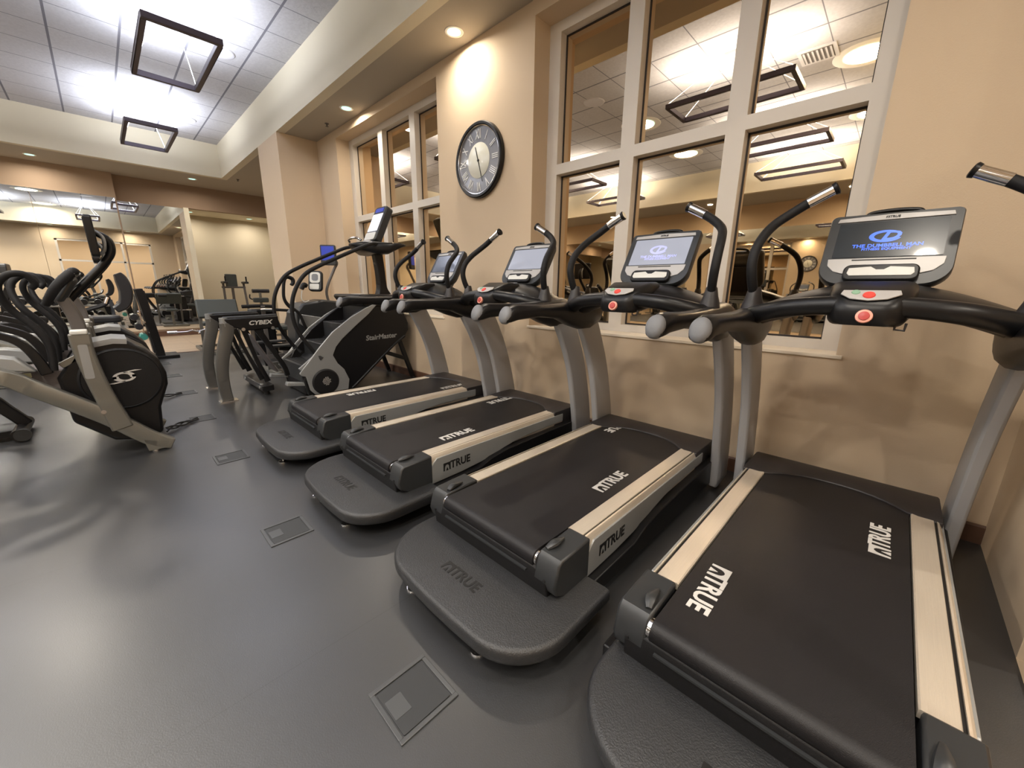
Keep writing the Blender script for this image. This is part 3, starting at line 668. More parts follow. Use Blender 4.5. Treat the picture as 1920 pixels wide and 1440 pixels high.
def screen_logo(tr, m, dumb=True):
    sc = [g for g in kid(tr, 'console_housing').children if g.name.startswith('screen')][0]
    bm = newbm()
    e = newbm()
    lo = []; n = 28
    secs = []
    for k in range(n):
        a = .35+(2*PI-.7)*k/(n-1); th = .006+.007*math.sin((k/(n-1))*PI)
        secs.append([(.042*math.cos(a)*1.25-.01, .212+.030*math.sin(a), z) for z in (.0026, .0032)] + [((.042-th)*math.cos(a)*1.25-.01, .212+(.030-th)*math.sin(a), z) for z in (.0032, .0026)])
    loft(bm, secs)
    addbm(bm, text_bm('D', .058, .0004, bold=.002, squash=1.3, shear=.3), Matrix.Translation((.004, .212, .0030)))
    addbm(bm, text_bm('THE DUMBBELL MAN', .023, .0004, bold=.0006, squash=1.02), Matrix.Translation((0, .166, .0030)))
    addbm(bm, text_bm('FITNESS EQUIPMENT', .016, .0004, bold=.0004, squash=1.05), Matrix.Translation((0, .149, .0030)))
    me_o = link('screen_logo', bm, m, kid(tr, 'console_housing'), off=(-X0, 0, 0), xf=scr_fm, smooth=False)
    return me_o
screen_logo(TT[0], 'bluelogo'); screen_logo(TT[1], 'faintlogo')
def swap_screen(tr, m):
    sc = [g for g in kid(tr, 'console_housing').children if g.name.startswith('screen') and 'logo' not in g.name][0]
    sc.data = sc.data.copy(); sc.data.materials[0] = M[m]
swap_screen(TT[1], 'screen_reflect'); swap_screen(TT[2], 'screen_reflect'); swap_screen(TT[3], 'screen_reflect_dim')

#MACHINES
# ------------------------------------------------------------------ stair climbing machine
def mk(root):
    o = root.location.copy(); O = (-o.x, -o.y, -o.z)
    def P(name, bm, m, parent=None, bevel=0, **k): return link(name, bm, m, parent or root, bevel, off=O, **k)
    return P
def stair_climber():
    t = thing('stair_climber', 'black stair climbing machine with silver side bands beside the farthest treadmill', 'stair machine', (2.05, 4.95, 0))
    P = mk(t); yn, yf = 4.60, 5.32
    body = [(2.30, 1.06), (2.45, 1.07), (2.64, 1.00), (2.72, .88), (2.765, .77), (2.765, .68), (2.71, .60), (2.55, .50), (2.30, .31), (2.05, .11), (1.93, .02), (1.45, .02), (1.42, .20), (1.55, .45), (1.78, .70), (2.05, .90)]
    for (a, b) in ((yn, yn+.05), (yf-.05, yf)):
        bm = newbm(); prism(bm, body, 'y', a, b); sd = P('side_shell', bm, 'black', bevel=.012)
        s = -1 if a == yn else 1; y0 = a if s < 0 else b
        band = [(2.38, 1.055), (2.19, .975), (2.00, .875), (1.77, .715), (1.60, .54), (1.47, .39), (1.375, .285), (1.40, .255), (1.44, .24), (1.47, .08), (1.52, .02), (1.90, .02), (1.92, .14), (1.87, .27), (1.80, .35), (1.755, .45), (1.80, .545), (1.88, .63), (2.05, .77), (2.22, .90)]
        bm = newbm(); prism(bm, band, 'y', y0+s*.016, y0-s*.004); P('silver_band', bm, 'silverpaint', sd, bevel=.006)
        bm = newbm(); lathe(bm, [(.150, .0), (.150, .02), (.135, .034), (.001, .038)], (1.645, y0, .155), 'y', 40)
        if s < 0: bmesh.ops.scale(bm, vec=(1, -1, 1), verts=bm.verts, space=Matrix.Translation((0, -y0, 0)))
        hub = P('hub_cover', bm, 'blackmatte', sd)
        if s < 0:
            bm = newbm()
            for i in range(-3, 4):
                for j in range(-3, 4):
                    if abs(i)+abs(j) < 5:
                        cx, cz = 1.645+i*.013+(j % 2)*.0065, .165+j*.014
                        prism(bm, [(cx-.003, cz-.005), (cx+.003, cz-.002), (cx+.003, cz+.005), (cx-.003, cz+.002)], 'y', y0-.040, y0-.037)
            P('hub_emblem', bm, 'whitegrey', sd, smooth=False)
            bm = text_bm('StairMaster', .085, .001, bold=.002, squash=1.05, shear=.15); P('side_lettering', bm, 'silverpaint', sd, xf=frame((2.375, y0-.0012, .615), (1, 0, .03), (0, 0, 1)), smooth=False)
        # lower rim tube along the underside
        bm = newbm(); tube(bm, [(2.70, y0, .60), (2.54, y0, .495), (2.30, y0, .305), (2.05, y0, .10), (1.95, y0, .025)], .016, 10); P('edge_tube', bm, 'black', sd, ang=60)
        # edge strip along the stair opening
        bm = newbm(); bar(bm, (1.39, y0-s*.012, .325), (2.31, y0-s*.012, 1.02), .03, .03); P('stair_edge_trim', bm, 'silverpaint', sd, bevel=.004)
        # rear legs
        bm = newbm(); bar(bm, (2.64, y0-s*.03, .54), (2.81, y0-s*.03, .03), .045, .05); bar(bm, (2.45, y0-s*.03, .40), (2.73, y0-s*.03, .29), .04, .05); P('rear_leg', bm, 'black', bevel=.005)
        bm = newbm(); cyl(bm, (2.815, y0-s*.03, 0), (2.815, y0-s*.03, .035), .028, 16); P('foot', bm, 'cap')
        bm = newbm(); prism(bm, [(1.25, .16), (1.44, .13), (1.44, .165), (1.26, .20)], 'y', y0-s*.10, y0-s*.02); P('front_foot_step', bm, 'silverpaint', bevel=.006)
        # long curved handrail
        k = [(1.60, .45), (1.52, .57), (1.43, .74), (1.395, .90), (1.41, 1.07), (1.47, 1.22), (1.57, 1.35), (1.73, 1.445), (1.92, 1.535), (2.15, 1.64), (2.33, 1.715), (2.46, 1.735)]
        bm = newbm(); tube(bm, [(x, y0-s*(.02 if z < .6 else .04), z) for x, z in k[:-1]] + [(2.46, y0-s*.12, 1.735)], .021, 12); h = P('handrail', bm, 'foam', ang=60)
        bm = newbm(); tube(bm, [(1.63, y0-s*.015, .42), (1.57, y0-s*.02, .49)], [.04, .03], 14, smooth=False); P('rail_socket', bm, 'cap', h)
    # steps
    for (x, z) in ((1.42, .36), (1.67, .575), (1.93, .79)):
        bm = newbm(); prism(bm, [(x, z), (x+.27, z), (x+.27, z-.02), (x+.02, z-.02), (x+.02, z-.19), (x, z-.19)], 'y', yn+.055, yf-.055); stp = P('stair_tread', bm, 'cap', bevel=.004)
        bm = newbm()
        for k in range(5): box(bm, x+.04+k*.035, x+.05+k*.035, yn+.08, yf-.08, z, z+.004)
        P('grip_ridges', bm, 'blackmatte', stp)
    bm = newbm(); prism(bm, [(1.44, .02), (1.44, .17), (1.60, .36), (2.19, .80), (2.20, 1.0), (2.32, 1.05), (2.6, .98), (2.68, .62), (1.95, .05)], 'y', yn+.05, yf-.05); P('drive_housing', bm, 'blackmatte', bevel=.01)
    bm = newbm(); prism(bm, [(2.20, .98), (2.11, 1.10), (2.13, 1.13), (2.58, 1.13), (2.67, 1.07), (2.66, .99)], 'y', yn-.01, yf+.01); P('top_deck', bm, 'black', bevel=.02)
    bm = newbm(); prism(bm, [(2.24, -.12), (2.36, -.10), (2.36, .10), (2.24, .12)], 'z', 1.125, 1.136); bmesh.ops.translate(bm, vec=(0, 4.95, 0), verts=bm.verts); P('deck_plate', bm, 'whitegrey')
    # mast and console
    bm = newbm(); barpath(bm, [(2.62, 4.96, 1.12, .20), (2.61, 4.96, 1.22, .11), (2.60, 4.96, 1.42, .095), (2.575, 4.96, 1.64, .11)], .12, .1); P('mast', bm, 'black', bevel=.01)
    secs = []
    for (x, w, z0, z1) in ((2.24, .06, 1.71, 1.74), (2.32, .16, 1.66, 1.76), (2.45, .27, 1.62, 1.765), (2.58, .33, 1.62, 1.76), (2.72, .36, 1.70, 1.76), (2.82, .30, 1.735, 1.755)):
        secs.append([(x, 4.96+p[0], p[1]) for p in rrect(-w, w, z0, z1, (z1-z0)*.4)])
    bm = newbm(); loft(bm, secs); tr = P('console_tray', bm, 'black', ang=50)
    bm = newbm(); tube(bm, [(2.30, 4.80, 1.77), (2.27, 4.86, 1.80), (2.27, 5.06, 1.80), (2.30, 5.12, 1.77)], .014, 10); P('front_handle', bm, 'chrome', tr)
    b0 = V(2.48, 4.96, 1.80); up = V(.20, 0, .42).normalized(); fm = frame(b0, (0, -1, 0), up)
    bm = newbm(); prism(bm, rrect(-.15, .15, -.02, .47, .045), 'z', -.10, 0); h = P('console_housing', bm, 'bezel', xf=fm, bevel=.015)
    bm = newbm(); prism(bm, rrect(-.125, .125, .12, .36, .008), 'z', 0, .004); P('screen', bm, 'screen_white', h, xf=fm)
    bm = newbm(); prism(bm, rrect(-.13, .13, .0, .10, .02), 'z', 0, .008); P('keypad', bm, 'keypad', h, xf=fm, bevel=.002)
    bm = newbm(); prism(bm, rrect(-.10, .10, .385, .44, .01), 'z', 0, .004); P('logo_plate', bm, 'screen_blue', h, xf=fm)
    bm = newbm(); prism(bm, rrect(-.10, .10, -.08, -.02, .02), 'z', -.05, .03); P('button_bar', bm, 'panel', h, xf=fm, bevel=.004)
    return t
stair_climber()

# ------------------------------------------------------------------ arc trainers on the left
def arc_trainer(yc, label, full=True):
    t = thing('arc_trainer', label, 'elliptical trainer', (-.4, 4.15, 0), 0, 'arc trainers along the left')
    P = mk(t); yn, yf = 3.85, 4.45
    for y in (yn, yf):
        bm = newbm(); barpath(bm, [(-1.25, y, .86, .10), (-.9, y, .84, .10), (-.52, y, .665, .10), (-.40, y, .57, .10), (-.12, y, .325, .105), (.08, y, .11, .105), (.20, y, .02+.01, .08)], .07, .1); bmm = P('floor_beam', bm, 'silverframe', bevel=.006)
        bm = newbm(); prism(bm, [(.04, .115), (.19, .05), (.17, .012), (.06, .012)], 'y', y-.035, y+.035); P('beam_foot', bm, 'silverframe', bmm, bevel=.004)
        bm = newbm(); cyl(bm, (.10, y, 0), (.10, y, .02), .025, 16); P('levelling_foot', bm, 'chrome', bmm)
        bm = newbm(); barpath(bm, [(-.145, y, .90, .105), (-.14, y, .75, .10), (-.105, y, .50, .10), (-.045, y, .22, .12)], .085, .1); po = P('side_post', bm, 'silverframe', bevel=.008)
        bm = newbm(); box(bm, -.185, -.105, y-.05, y+.05, .895, .925); P('post_cap', bm, 'offwhite', po, bevel=.008)
        bm = newbm(); prism(bm, rrect(-.165, -.12, .60, .83, .01), 'y', y-.0445, y+.0445); P('post_label', bm, 'silverpaint', po)
        bm = newbm(); cyl(bm, (-.12, y-.045, .36), (-.12, y+.045, .36), .014, 12); P('bolt', bm, 'chrome', po)
    # flywheel housing
    hs = [(-.10, .815), (0, .835), (.08, .82), (.16, .755), (.225, .67), (.255, .56), (.25, .47), (.215, .38), (.185, .30), (.17, .10), (.08, .06), (-.10, .10), (-.28, .28), (-.30, .60), (-.2, .76)]
    bm = newbm(); prism(bm, hs, 'y', 3.965, 4.335); h = P('flywheel_housing', bm, 'black', bevel=.02)
    bm = newbm(); secs = [(-.10, .825), (0, .845), (.08, .83), (.165, .76)]
    bm = newbm(); prism(bm, [(-.13, .785), (-.11, .825), (0, .845), (.075, .834), (.07, .800), (0, .808)], 'y', 3.955, 4.345); P('silver_top_band', bm, 'silverpaint', h)
    for s, y in ((-1, 3.965), (1, 4.335)):
        bm = newbm(); lathe(bm, [(.225, 0), (.225, .006), (.212, .014), (.208, .008), (.001, .012)], (.01, y, .55), 'y', 48)
        if s < 0: bmesh.ops.scale(bm, vec=(1, -1, 1), verts=bm.verts, space=Matrix.Translation((0, -y, 0)))
        dc = P('disc_cover', bm, 'blackmatte', h)
        # swirl emblem
        bm = newbm(); yy = y + s*.0135
        for q in (0, PI):
            pts = []
            for k in range(15):
                a = math.radians(-20+k*15)
                pts.append((.062*math.cos(a), .036*math.sin(a)))
            inn = []
            for k in range(15):
                a = math.radians(-20+k*15)
                inn.append((.036*math.cos(a)+.006, .025*math.sin(a)-.002))
            poly = [(-.0+.13, .050)] if False else []
            ring = pts + inn[::-1]
            ring = [(p[0]*math.cos(q)-p[1]*math.sin(q), p[0]*math.sin(q)+p[1]*math.cos(q)) for p in ring]
            prism(bm, [(.02+s*-1*-p[0], .565+p[1]) for p in ring], 'y', yy-.0012, yy+.0012)
            tail = [(.0, .036), (.06, .046), (.10, .042), (.05, .036), (.0, .028)]
            tail = [(p[0]*math.cos(q)-p[1]*math.sin(q), p[0]*math.sin(q)+p[1]*math.cos(q)) for p in tail]
            prism(bm, [(.02+p[0], .565+p[1]) for p in tail], 'y', yy-.0012, yy+.0012)
        P('swirl_emblem', bm, 'whitegrey', dc, smooth=False)
    # central chassis with grey plate and sticker
    bm = newbm(); prism(bm, [(-.62, .62), (-.47, .66), (-.36, .675), (-.17, .63), (-.14, .45), (-.24, .44), (-.34, .50), (-.5, .56)], 'y', 3.99, 4.31); ch = P('chassis_plate', bm, 'hoodlight', bevel=.01)
    bm = newbm(); prism(bm, rrect(-.46, -.405, .62, .648, .003), 'y', 3.986, 3.99); P('sticker', bm, 'yellow', ch)
    bm = newbm(); bar(bm, (-.27, 3.98, .68), (-.12, 3.98, .77), .03, .04); P('link_bar', bm, 'silverframe', ch, bevel=.004)
    # pedal arms with silver covers, handle arms
    for s in (-1, 1):
        y = 4.15+s*.22
        bm = newbm(); barpath(bm, [(-.33, y, .64, .06), (-.37, y, .78, .05), (-.44, y, .88, .045), (-.62, y, .96, .045)], .035, .05); P('pedal_arm', bm, 'black', bevel=.008)
        bm = newbm(); prism(bm, [(-.72, .80), (-.52, .785), (-.44, .765), (-.37, .665), (-.55, .69), (-.74, .74)], 'y', y-.05, y+.05); P('silver_arm_cover', bm, 'silverpaint', bevel=.012)
        bm = newbm(); prism(bm, rrect(-1.25, -.78, -.085, .085, .03), 'z', .50, .53); bmesh.ops.translate(bm, vec=(0, y, 0), verts=bm.verts); P('foot_plate', bm, 'cap', bevel=.008)
        bm = newbm(); bar(bm, (-.95, y, .52), (-.62, y, .74), .04, .05); P('foot_plate_link', bm, 'black')
        bm = newbm(); tube(bm, [(-.30, y, .66), (-.29, y, .82), (-.33, y, .94), (-.40, y, 1.05), (-.43, y+s*.03, 1.15), (-.42, y+s*.05, 1.22), (-.37, y+s*.06, 1.27), (-.31, y+s*.05, 1.27), (-.28, y+s*.04, 1.22), (-.30, y+s*.03, 1.19)], [.021]*4+[.020, .020, .020, .020, .019, .019], 12); P('moving_handle', bm, 'foam', ang=60)
    bm = newbm()
    bm = newbm(); barpath(bm, [(-.15, 4.10, .80, .07), (-.155, 4.10, .98, .07), (-.20, 4.10, 1.14, .06)], .06, .07); P('console_mast', bm, 'silverdark', bevel=.006)
    bm = newbm(); barpath(bm, [(-.15, 4.24, .80, .07), (-.155, 4.24, .98, .07), (-.20, 4.24, 1.14, .06)], .06, .07); P('console_mast', bm, 'silverdark', bevel=.006)
    fm = frame((-.22, 4.17, 1.13), (0, -1, 0), (.55, 0, .95))
    bm = newbm(); prism(bm, rrect(-.11, .11, -.04, .17, .05), 'z', -.05, .0); cn = P('console_housing', bm, 'bezel', xf=fm, bevel=.02)
    bm = newbm(); prism(bm, rrect(-.09, .09, .03, .16, .02), 'z', 0, .006); P('display', bm, 'panel', cn, xf=fm)
    for s in (-1, 1):
        bm = newbm(); tube(bm, [(-.27, 4.17+s*.13, 1.08), (-.20, 4.17+s*.15, 1.20), (-.12, 4.17+s*.12, 1.29), (-.10, 4.17+s*.10, 1.30)], [.022, .028, .029, .025], 12); P('fixed_grip', bm, 'foam', ang=60)
        bm = newbm(); tube(bm, [(-.125, 4.17+s*.122, 1.285), (-.10, 4.17+s*.10, 1.305)], [.030, .027], 12, smooth=False); P('grip_sensor', bm, 'silverpaint')
    if full:
        bm = newbm(); tube(bm, [(-.17, 4.30, 1.11), (-.05, 4.31, 1.25), (.06, 4.32, 1.38), (.105, 4.32, 1.46), (.10, 4.32, 1.54), (.04, 4.32, 1.585)], [.028, .026, .025, .025, .024, .022], 12); P('screen_arm', bm, 'black', ang=60)
        bm = newbm(); prism(bm, rrect(-.17, .17, -.14, .14, .02), 'z', -.045, 0)
        tv = P('television_housing', bm, 'black', xf=frame((-.005, 4.32, 1.55), (0, -1, 0), (-.02, 0, 1)), bevel=.008)
        bm = newbm(); prism(bm, rrect(-.15, .15, -.11, .12, .004), 'z', 0, .003); P('television_screen', bm, 'screen', tv, xf=frame((-.005, 4.32, 1.55), (0, -1, 0), (-.02, 0, 1)))
        bm = newbm(); tube(bm, [(.035, 4.30, 1.60), (.075, 4.29, 1.55), (.07, 4.29, 1.47), (.04, 4.30, 1.43)], .012, 8); P('cable_loop', bm, 'silverpaint', ang=60)
    t.location.y = yc
    return t
M['silverframe'] = mat('silver_painted_frame', (122, 121, 115), 0.36, metal=0.6)
M['silverdark'] = mat('dark_grey_painted_mast', (96, 92, 90), 0.45, metal=0.2)
M['hoodlight'] = mat('warm_grey_plate', (98, 92, 92), 0.5)
A1 = arc_trainer(4.15, 'nearest arc trainer on the left, silver beam and swirl emblem on its black disc')
dup(A1, (-.4, 5.32, 0), 0, 'second arc trainer, directly behind the nearest one, its silver post just visible')

# low black machine end at the left edge
def step_end():
    t = thing('rear_stepper', 'black pedal frame on the floor at the left edge beneath the silver beam', 'cardio machine', (-.9, 5.0, 0))
    P = mk(t)
    bm = newbm(); barpath(bm, [(-1.0, 5.0, .42, .09), (-.78, 5.0, .36, .08), (-.68, 5.0, .22, .08), (-.60, 5.0, .09, .08)], .07, .08); P('pedal_arm', bm, 'black', bevel=.01)
    bm = newbm(); tube(bm, [(-.63, 4.75, .06), (-.63, 5.25, .06)], .045, 14, smooth=False); P('cross_tube', bm, 'black')
    bm = newbm(); cyl(bm, (-.61, 4.745, .06), (-.61, 4.77, .06), .048, 14); P('end_cap', bm, 'cap')
    bm = newbm(); barpath(bm, [(-1.2, 5.0, .06, .06), (-.63, 5.0, .06, .06)], .3, .05); P('floor_plate', bm, 'black')
    return t
step_end()

# cables lying between the arc trainer and its floor box
def cords(x0, y0, x1, y1, label, n=3):
    bm = newbm()
    for k in range(n):
        pts = []
        for i in range(7):
            q = i/6; pts.append((x0+(x1-x0)*q, y0+(y1-y0)*q + .05*math.sin(q*PI*(1.5+k*.5)+k*1.7)*(.5+.5*math.sin(q*PI)), .014+.03*abs(math.sin(q*3+k))*(1-q)))
        tube(bm, pts, .007, 8)
    o = link('power_cord', bm, 'blackprint'); tag(o, label, 'cable')
cords(.20, 4.25, .44, 4.50, 'tangle of black power cables from the nearest arc trainer to a floor box')
cords(.22, 5.55, .46, 5.74, 'black power cable behind the nearest arc trainer to the next floor box', 2)

# ------------------------------------------------------------------ machine with the two curved grey legs
def curved_leg_machine():
    t = thing('leg_machine', 'black exercise machine standing on two curved grey legs in the aisle', 'exercise machine', (1.2, 5.43, 0))
    P = mk(t)
    for y, s in ((5.03, -1), (5.83, 1)):
        bm = newbm(); barpath(bm, [(.865, y, .84, .12), (.86, y, .74, .12), (.805, y, .55, .115), (.765, y, .34, .11), (.76, y, .16, .105), (.775, y, .01, .10)], .075, .11); lg = P('curved_leg', bm, 'legsilver', bevel=.008)
        bm = newbm(); box(bm, .70, .86, y-.06, y+.06, 0, .014); P('foot_plate', bm, 'chrome', lg)
        bm = newbm(); prism(bm, [(.83, .88), (1.35, .895), (1.35, .77), (1.32, .76), (1.02, .745), (.92, .79), (.88, .82)], 'y', y-.04, y+.04); b = P('top_beam', bm, 'black', bevel=.012)
        bm = newbm(); tube(bm, [(.84, y, .886), (1.1, y, .892), (1.34, y, .90)], .016, 10); P('top_tube', bm, 'bezel', b)
        bm = newbm(); lathe(bm, [(.038, 0), (.038, .09), (.001, .092)], (.845, y, .80), 'z', 16); P('silver_collar', bm, 'silverpaint', b)
        for x in (1.0, 1.28):
            bm = newbm(); cyl(bm, (x, y+s*.035, .765), (x, y+s*.055, .765), .018, 14); P('bolt', bm, 'chrome', b)
        if s < 0:
            bm = text_bm('CYBEX', .062, .001, bold=.002, squash=1.15, shear=.25); P('beam_lettering', bm, 'whitegrey', b, xf=frame((1.165, y-.0415, .828), (1, 0, .02), (0, 0, 1)), smooth=False)
        for (a, b2, w) in (((.93, y, .77), (1.12, y, .19), .035), ((1.01, y, .76), (1.17, y, .16), .04)):
            bm = newbm(); barpath(bm, [(*a, w+.01), ((a[0]+b2[0])/2-.01, y, (a[2]+b2[2])/2, w), (*b2, w+.02)], .035, w); P('hanging_arm', bm, 'black', bevel=.005)
        bm = newbm(); barpath(bm, [(1.12, y, .79, .07), (1.24, y, .55, .055), (1.35, y, .32, .05), (1.38, y, .20, .05)], .05, .06); P('rear_strut', bm, 'black', bevel=.006)
    bm = newbm(); prism(bm, [(-.0, -.15), (.0, .15), (.53, .15), (.53, -.15)], 'z', 0, .02)
    tt = P('pedal_plate', bm, 'hoodlight', xf=frame((1.13, 5.52, .66), (.23, 0, -.46), (0, 1, 0)), bevel=.006)
    bm = newbm(); box(bm, .45, .53, -.13, .13, .02, .025); P('white_edge', bm, 'offwhite', tt, xf=frame((1.13, 5.52, .66), (.23, 0, -.46), (0, 1, 0)))
    bm = newbm(); box(bm, 1.10, 1.22, 5.0, 5.86, .05, .12); P('base_cross_beam', bm, 'black', bevel=.01)
    for y in (5.1, 5.76):
        bm = newbm(); tube(bm, [(1.10, y, .10), (1.20, y, .07)], [.03, .035], 12, smooth=False); P('roller', bm, 'silverpaint')
        bm = newbm(); cyl(bm, (1.16, y, 0), (1.16, y, .05), .03, 14); P('foot', bm, 'cap')
    return t
M['legsilver'] = mat('warm_grey_painted_leg', (100, 99, 96), 0.4, metal=0.5)
curved_leg_machine()

# ------------------------------------------------------------------ arc trainer behind the stair climber
def far_trainer():
    t = thing('upright_trainer', 'elliptical trainer with small blue screen between the stair climber and the column', 'elliptical trainer', (2.3, 6.3, 0))
    P = mk(t); y = 6.2
    bm = newbm(); tube(bm, [(2.42, y, .9), (2.37, y, 1.15), (2.50, y, 1.45), (2.56, y, 1.56), (2.53, y, 1.62)], .020, 10); P('screen_arm', bm, 'silverdark', ang=60)
    fm = frame((2.44, y, 1.68), (.75, -.66, 0), (0.05, 0, 1))
    bm = newbm(); prism(bm, rrect(-.11, .11, -.15, .14, .02), 'z', -.05, 0); tv = P('television_housing', bm, 'bezel', bevel=.008, xf=fm)
    bm = newbm(); prism(bm, rrect(-.09, .09, -.08, .12, .004), 'z', 0, .003); P('television_screen', bm, 'screen_blue', tv, xf=fm)
    fm = frame((2.22, y, 1.30), (.72, -.69, 0), (.25, .1, 1))
    bm = newbm(); prism(bm, rrect(-.10, .10, -.15, .15, .05), 'z', -.05, 0); cn = P('console_housing', bm, 'black', bevel=.012, xf=fm)
    bm = newbm(); prism(bm, rrect(-.075, .075, -.03, .125, .04), 'z', 0, .006); P('display', bm, 'offwhite', cn, xf=fm)
    bm = newbm(); prism(bm, rrect(-.045, .045, 0, .10, .03), 'z', .006, .009); P('display_window', bm, 'greypad', cn, xf=fm)
    bm = newbm(); prism(bm, rrect(-.075, .06, -.125, -.045, .015), 'z', 0, .008); P('keypad', bm, 'offwhite', cn, xf=fm)
    bm = newbm(); prism(bm, [(1.86, .45), (1.88, .84), (2.0, .98), (2.3, 1.03), (2.55, 1.0), (2.72, .82), (2.76, .6), (2.70, .12), (2.0, .10)], 'y', y-.05, y+.35); P('flywheel_housing', bm, 'bezel', bevel=.03)
    bm = newbm(); prism(bm, [(1.92, .70), (1.95, .83), (2.3, .76), (2.5, .80), (2.4, .60), (2.1, .55)], 'y', y-.075, y-.05); P('silver_panel', bm, 'silverpaint', bevel=.008)
    for s, xo in ((-1, 0), (1, .16)):
        yy = y+.15+s*.28
        bm = newbm(); tube(bm, [(2.03+xo, yy, .45), (1.96+xo, yy, .70), (1.90+xo, yy, .86), (1.79+xo, yy, .95), (1.745+xo, yy, 1.05), (1.75+xo, yy, 1.18), (1.775+xo, yy, 1.30), (1.82+xo, yy, 1.345), (1.88+xo, yy, 1.32), (1.885+xo, yy, 1.27), (1.86+xo, yy, 1.235)], .021, 12); P('moving_handle', bm, 'foam', ang=60)
        bm = newbm(); bar(bm, (1.60, yy, .38), (2.2, yy, .30), .06, .05); P('pedal_arm', bm, 'black')
        bm = newbm(); prism(bm, rrect(1.45, 1.85, yy-.07, yy+.07, .03), 'z', .40, .43); P('foot_plate', bm, 'cap', bevel=.006)
    bm = newbm(); tube(bm, [(2.02, y, 1.18), (2.06, y, 1.24), (2.10, y, 1.22)], [.03, .035, .03], 10); P('bottle_holder', bm, 'black')
    bm = newbm(); tube(bm, [(2.02, y-.02, 1.16), (2.0, y-.03, 1.05), (2.04, y-.03, 1.0), (2.10, y-.03, 1.02)], .007, 8); P('earphone_cable', bm, 'offwhite')
    for x in (1.55, 2.65):
        bm = newbm(); box(bm, x-.04, x+.04, y-.2, y+.5, 0, .06); P('floor_bar', bm, 'silverframe', bevel=.01)
    bm = newbm(); bar(bm, (1.5, y+.15, .10), (2.7, y+.15, .10), .08, .1); P('spine', bm, 'silverframe')
    return t
far_trainer()

# seated machine with backrest, between arc trainers and curved-leg machine
def recumbent():
    t = thing('recumbent_bike', 'black recumbent exercise bike with high curved backrest behind the arc trainers', 'exercise bike', (.05, 7.7, 0))
    P = mk(t); y = 7.7
    bm = newbm(); barpath(bm, [(.10, y, .88, .08), (.20, y, .96, .12), (.24, y, 1.12, .14), (.22, y, 1.28, .13), (.19, y, 1.36, .08)], .44, .1, up=(0, 1, 0)); P('backrest', bm, 'blackvinyl', bevel=.02)
    bm = newbm(); prism(bm, rrect(-.34, .14, y-.22, y+.22, .08), 'z', .72, .80); P('seat', bm, 'blackvinyl', bevel=.02)
    for s in (-1, 1):
        bm = newbm(); tube(bm, [(-.30, y+s*.27, .84), (-.12, y+s*.28, .90), (.02, y+s*.28, .96), (.06, y+s*.27, 1.06)], .018, 10); P('side_handle', bm, 'foam', ang=60)
        bm = newbm(); tube(bm, [(.02, y+s*.28, .97), (.055, y+s*.27, 1.05)], .021, 10, smooth=False); P('grip_sensor', bm, 'chrome')
    bm = newbm(); prism(bm, [(-1.05, .1), (-1.15, .55), (-1.0, .75), (-.75, .78), (-.55, .5), (-.5, .15)], 'y', y-.12, y+.12); P('drive_housing', bm, 'black', bevel=.02)
    bm = newbm(); bar(bm, (-1.0, y, .18), (.35, y, .18), .12, .12); P('spine', bm, 'silverframe', bevel=.01)
    bm = newbm(); bar(bm, (.0, y, .2), (-.1, y, .74), .12, .12); P('seat_post', bm, 'silverframe', bevel=.01)
    bm = newbm(); box(bm, .28, .36, y-.28, y+.28, 0, .1); box(bm, -1.05, -.97, y-.28, y+.28, 0, .1); P('floor_bar', bm, 'silverframe', bevel=.01)
    bm = newbm(); barpath(bm, [(-.85, y, .75, .07), (-.82, y, 1.0, .06), (-.75, y, 1.2, .06)], .08, .06); P('mast', bm, 'black')
    bm = newbm(); prism(bm, rrect(-.17, .17, -.06, .22, .04), 'z', -.06, 0); P('console_housing', bm, 'bezel', xf=frame((-.72, y, 1.22), (0, 1, 0), (.0, 0, 1)), bevel=.01)
    return t
recumbent()

# weight tower with teal parts
def tower():
    t = thing('dumbbell_tower', 'slim black dumbbell tower with silver bars and teal weights near the mirror', 'weight rack', (.48, 9.0, 0))
    P = mk(t); y = 9.0
    bm = newbm()
    for s in (-1, 1): bar(bm, (.43, y+s*.18, 1.15), (.55, y+s*.18, .03), .05, .10)
    P('upright', bm, 'black', bevel=.006)
    bm = newbm(); box(bm, .40, .78, y-.24, y+.24, 0, .05); P('base', bm, 'black', bevel=.01)
    bm = newbm(); prism(bm, [(.40, 1.12), (.50, 1.12), (.60, .1), (.46, .1)], 'y', y-.15, y+.15); P('back_plate', bm, 'blackvinyl')
    for k, z in enumerate((.74, .62, .45, .28)):
        bm = newbm(); cyl(bm, (.38+.04*k, y-.2, z), (.38+.04*k, y+.2, z), .016, 10); br = P('shelf_bar', bm, 'chrome')
    return t
tower()
for k, z in enumerate((.655, .50, .33)):
    for q in (-.09, .09):
        bm = newbm()
        x = .34+.035*k
        bmx = bm
        for e in (-1, 1): lathe(bm, [(.001, -.03), (.05, -.03), (.055, 0), (.05, .03), (.001, .03)], (x-.03+e*.0, 9.0+q+e*.045, z+.045), 'y', 8)
        cyl(bm, (x-.03, 9.0+q-.04, z+.045), (x-.03, 9.0+q+.04, z+.045), .015, 8)
        o = link('dumbbell', bm, 'greenbit' if k == 2 else 'blackvinyl')
        tag(o, ('teal' if k == 2 else 'black')+' dumbbell on the %s bar of the slim dumbbell tower, %s end' % (('top', 'middle', 'bottom')[k], 'nearer' if q < 0 else 'farther'), 'dumbbell', 'dumbbells on the slim tower')

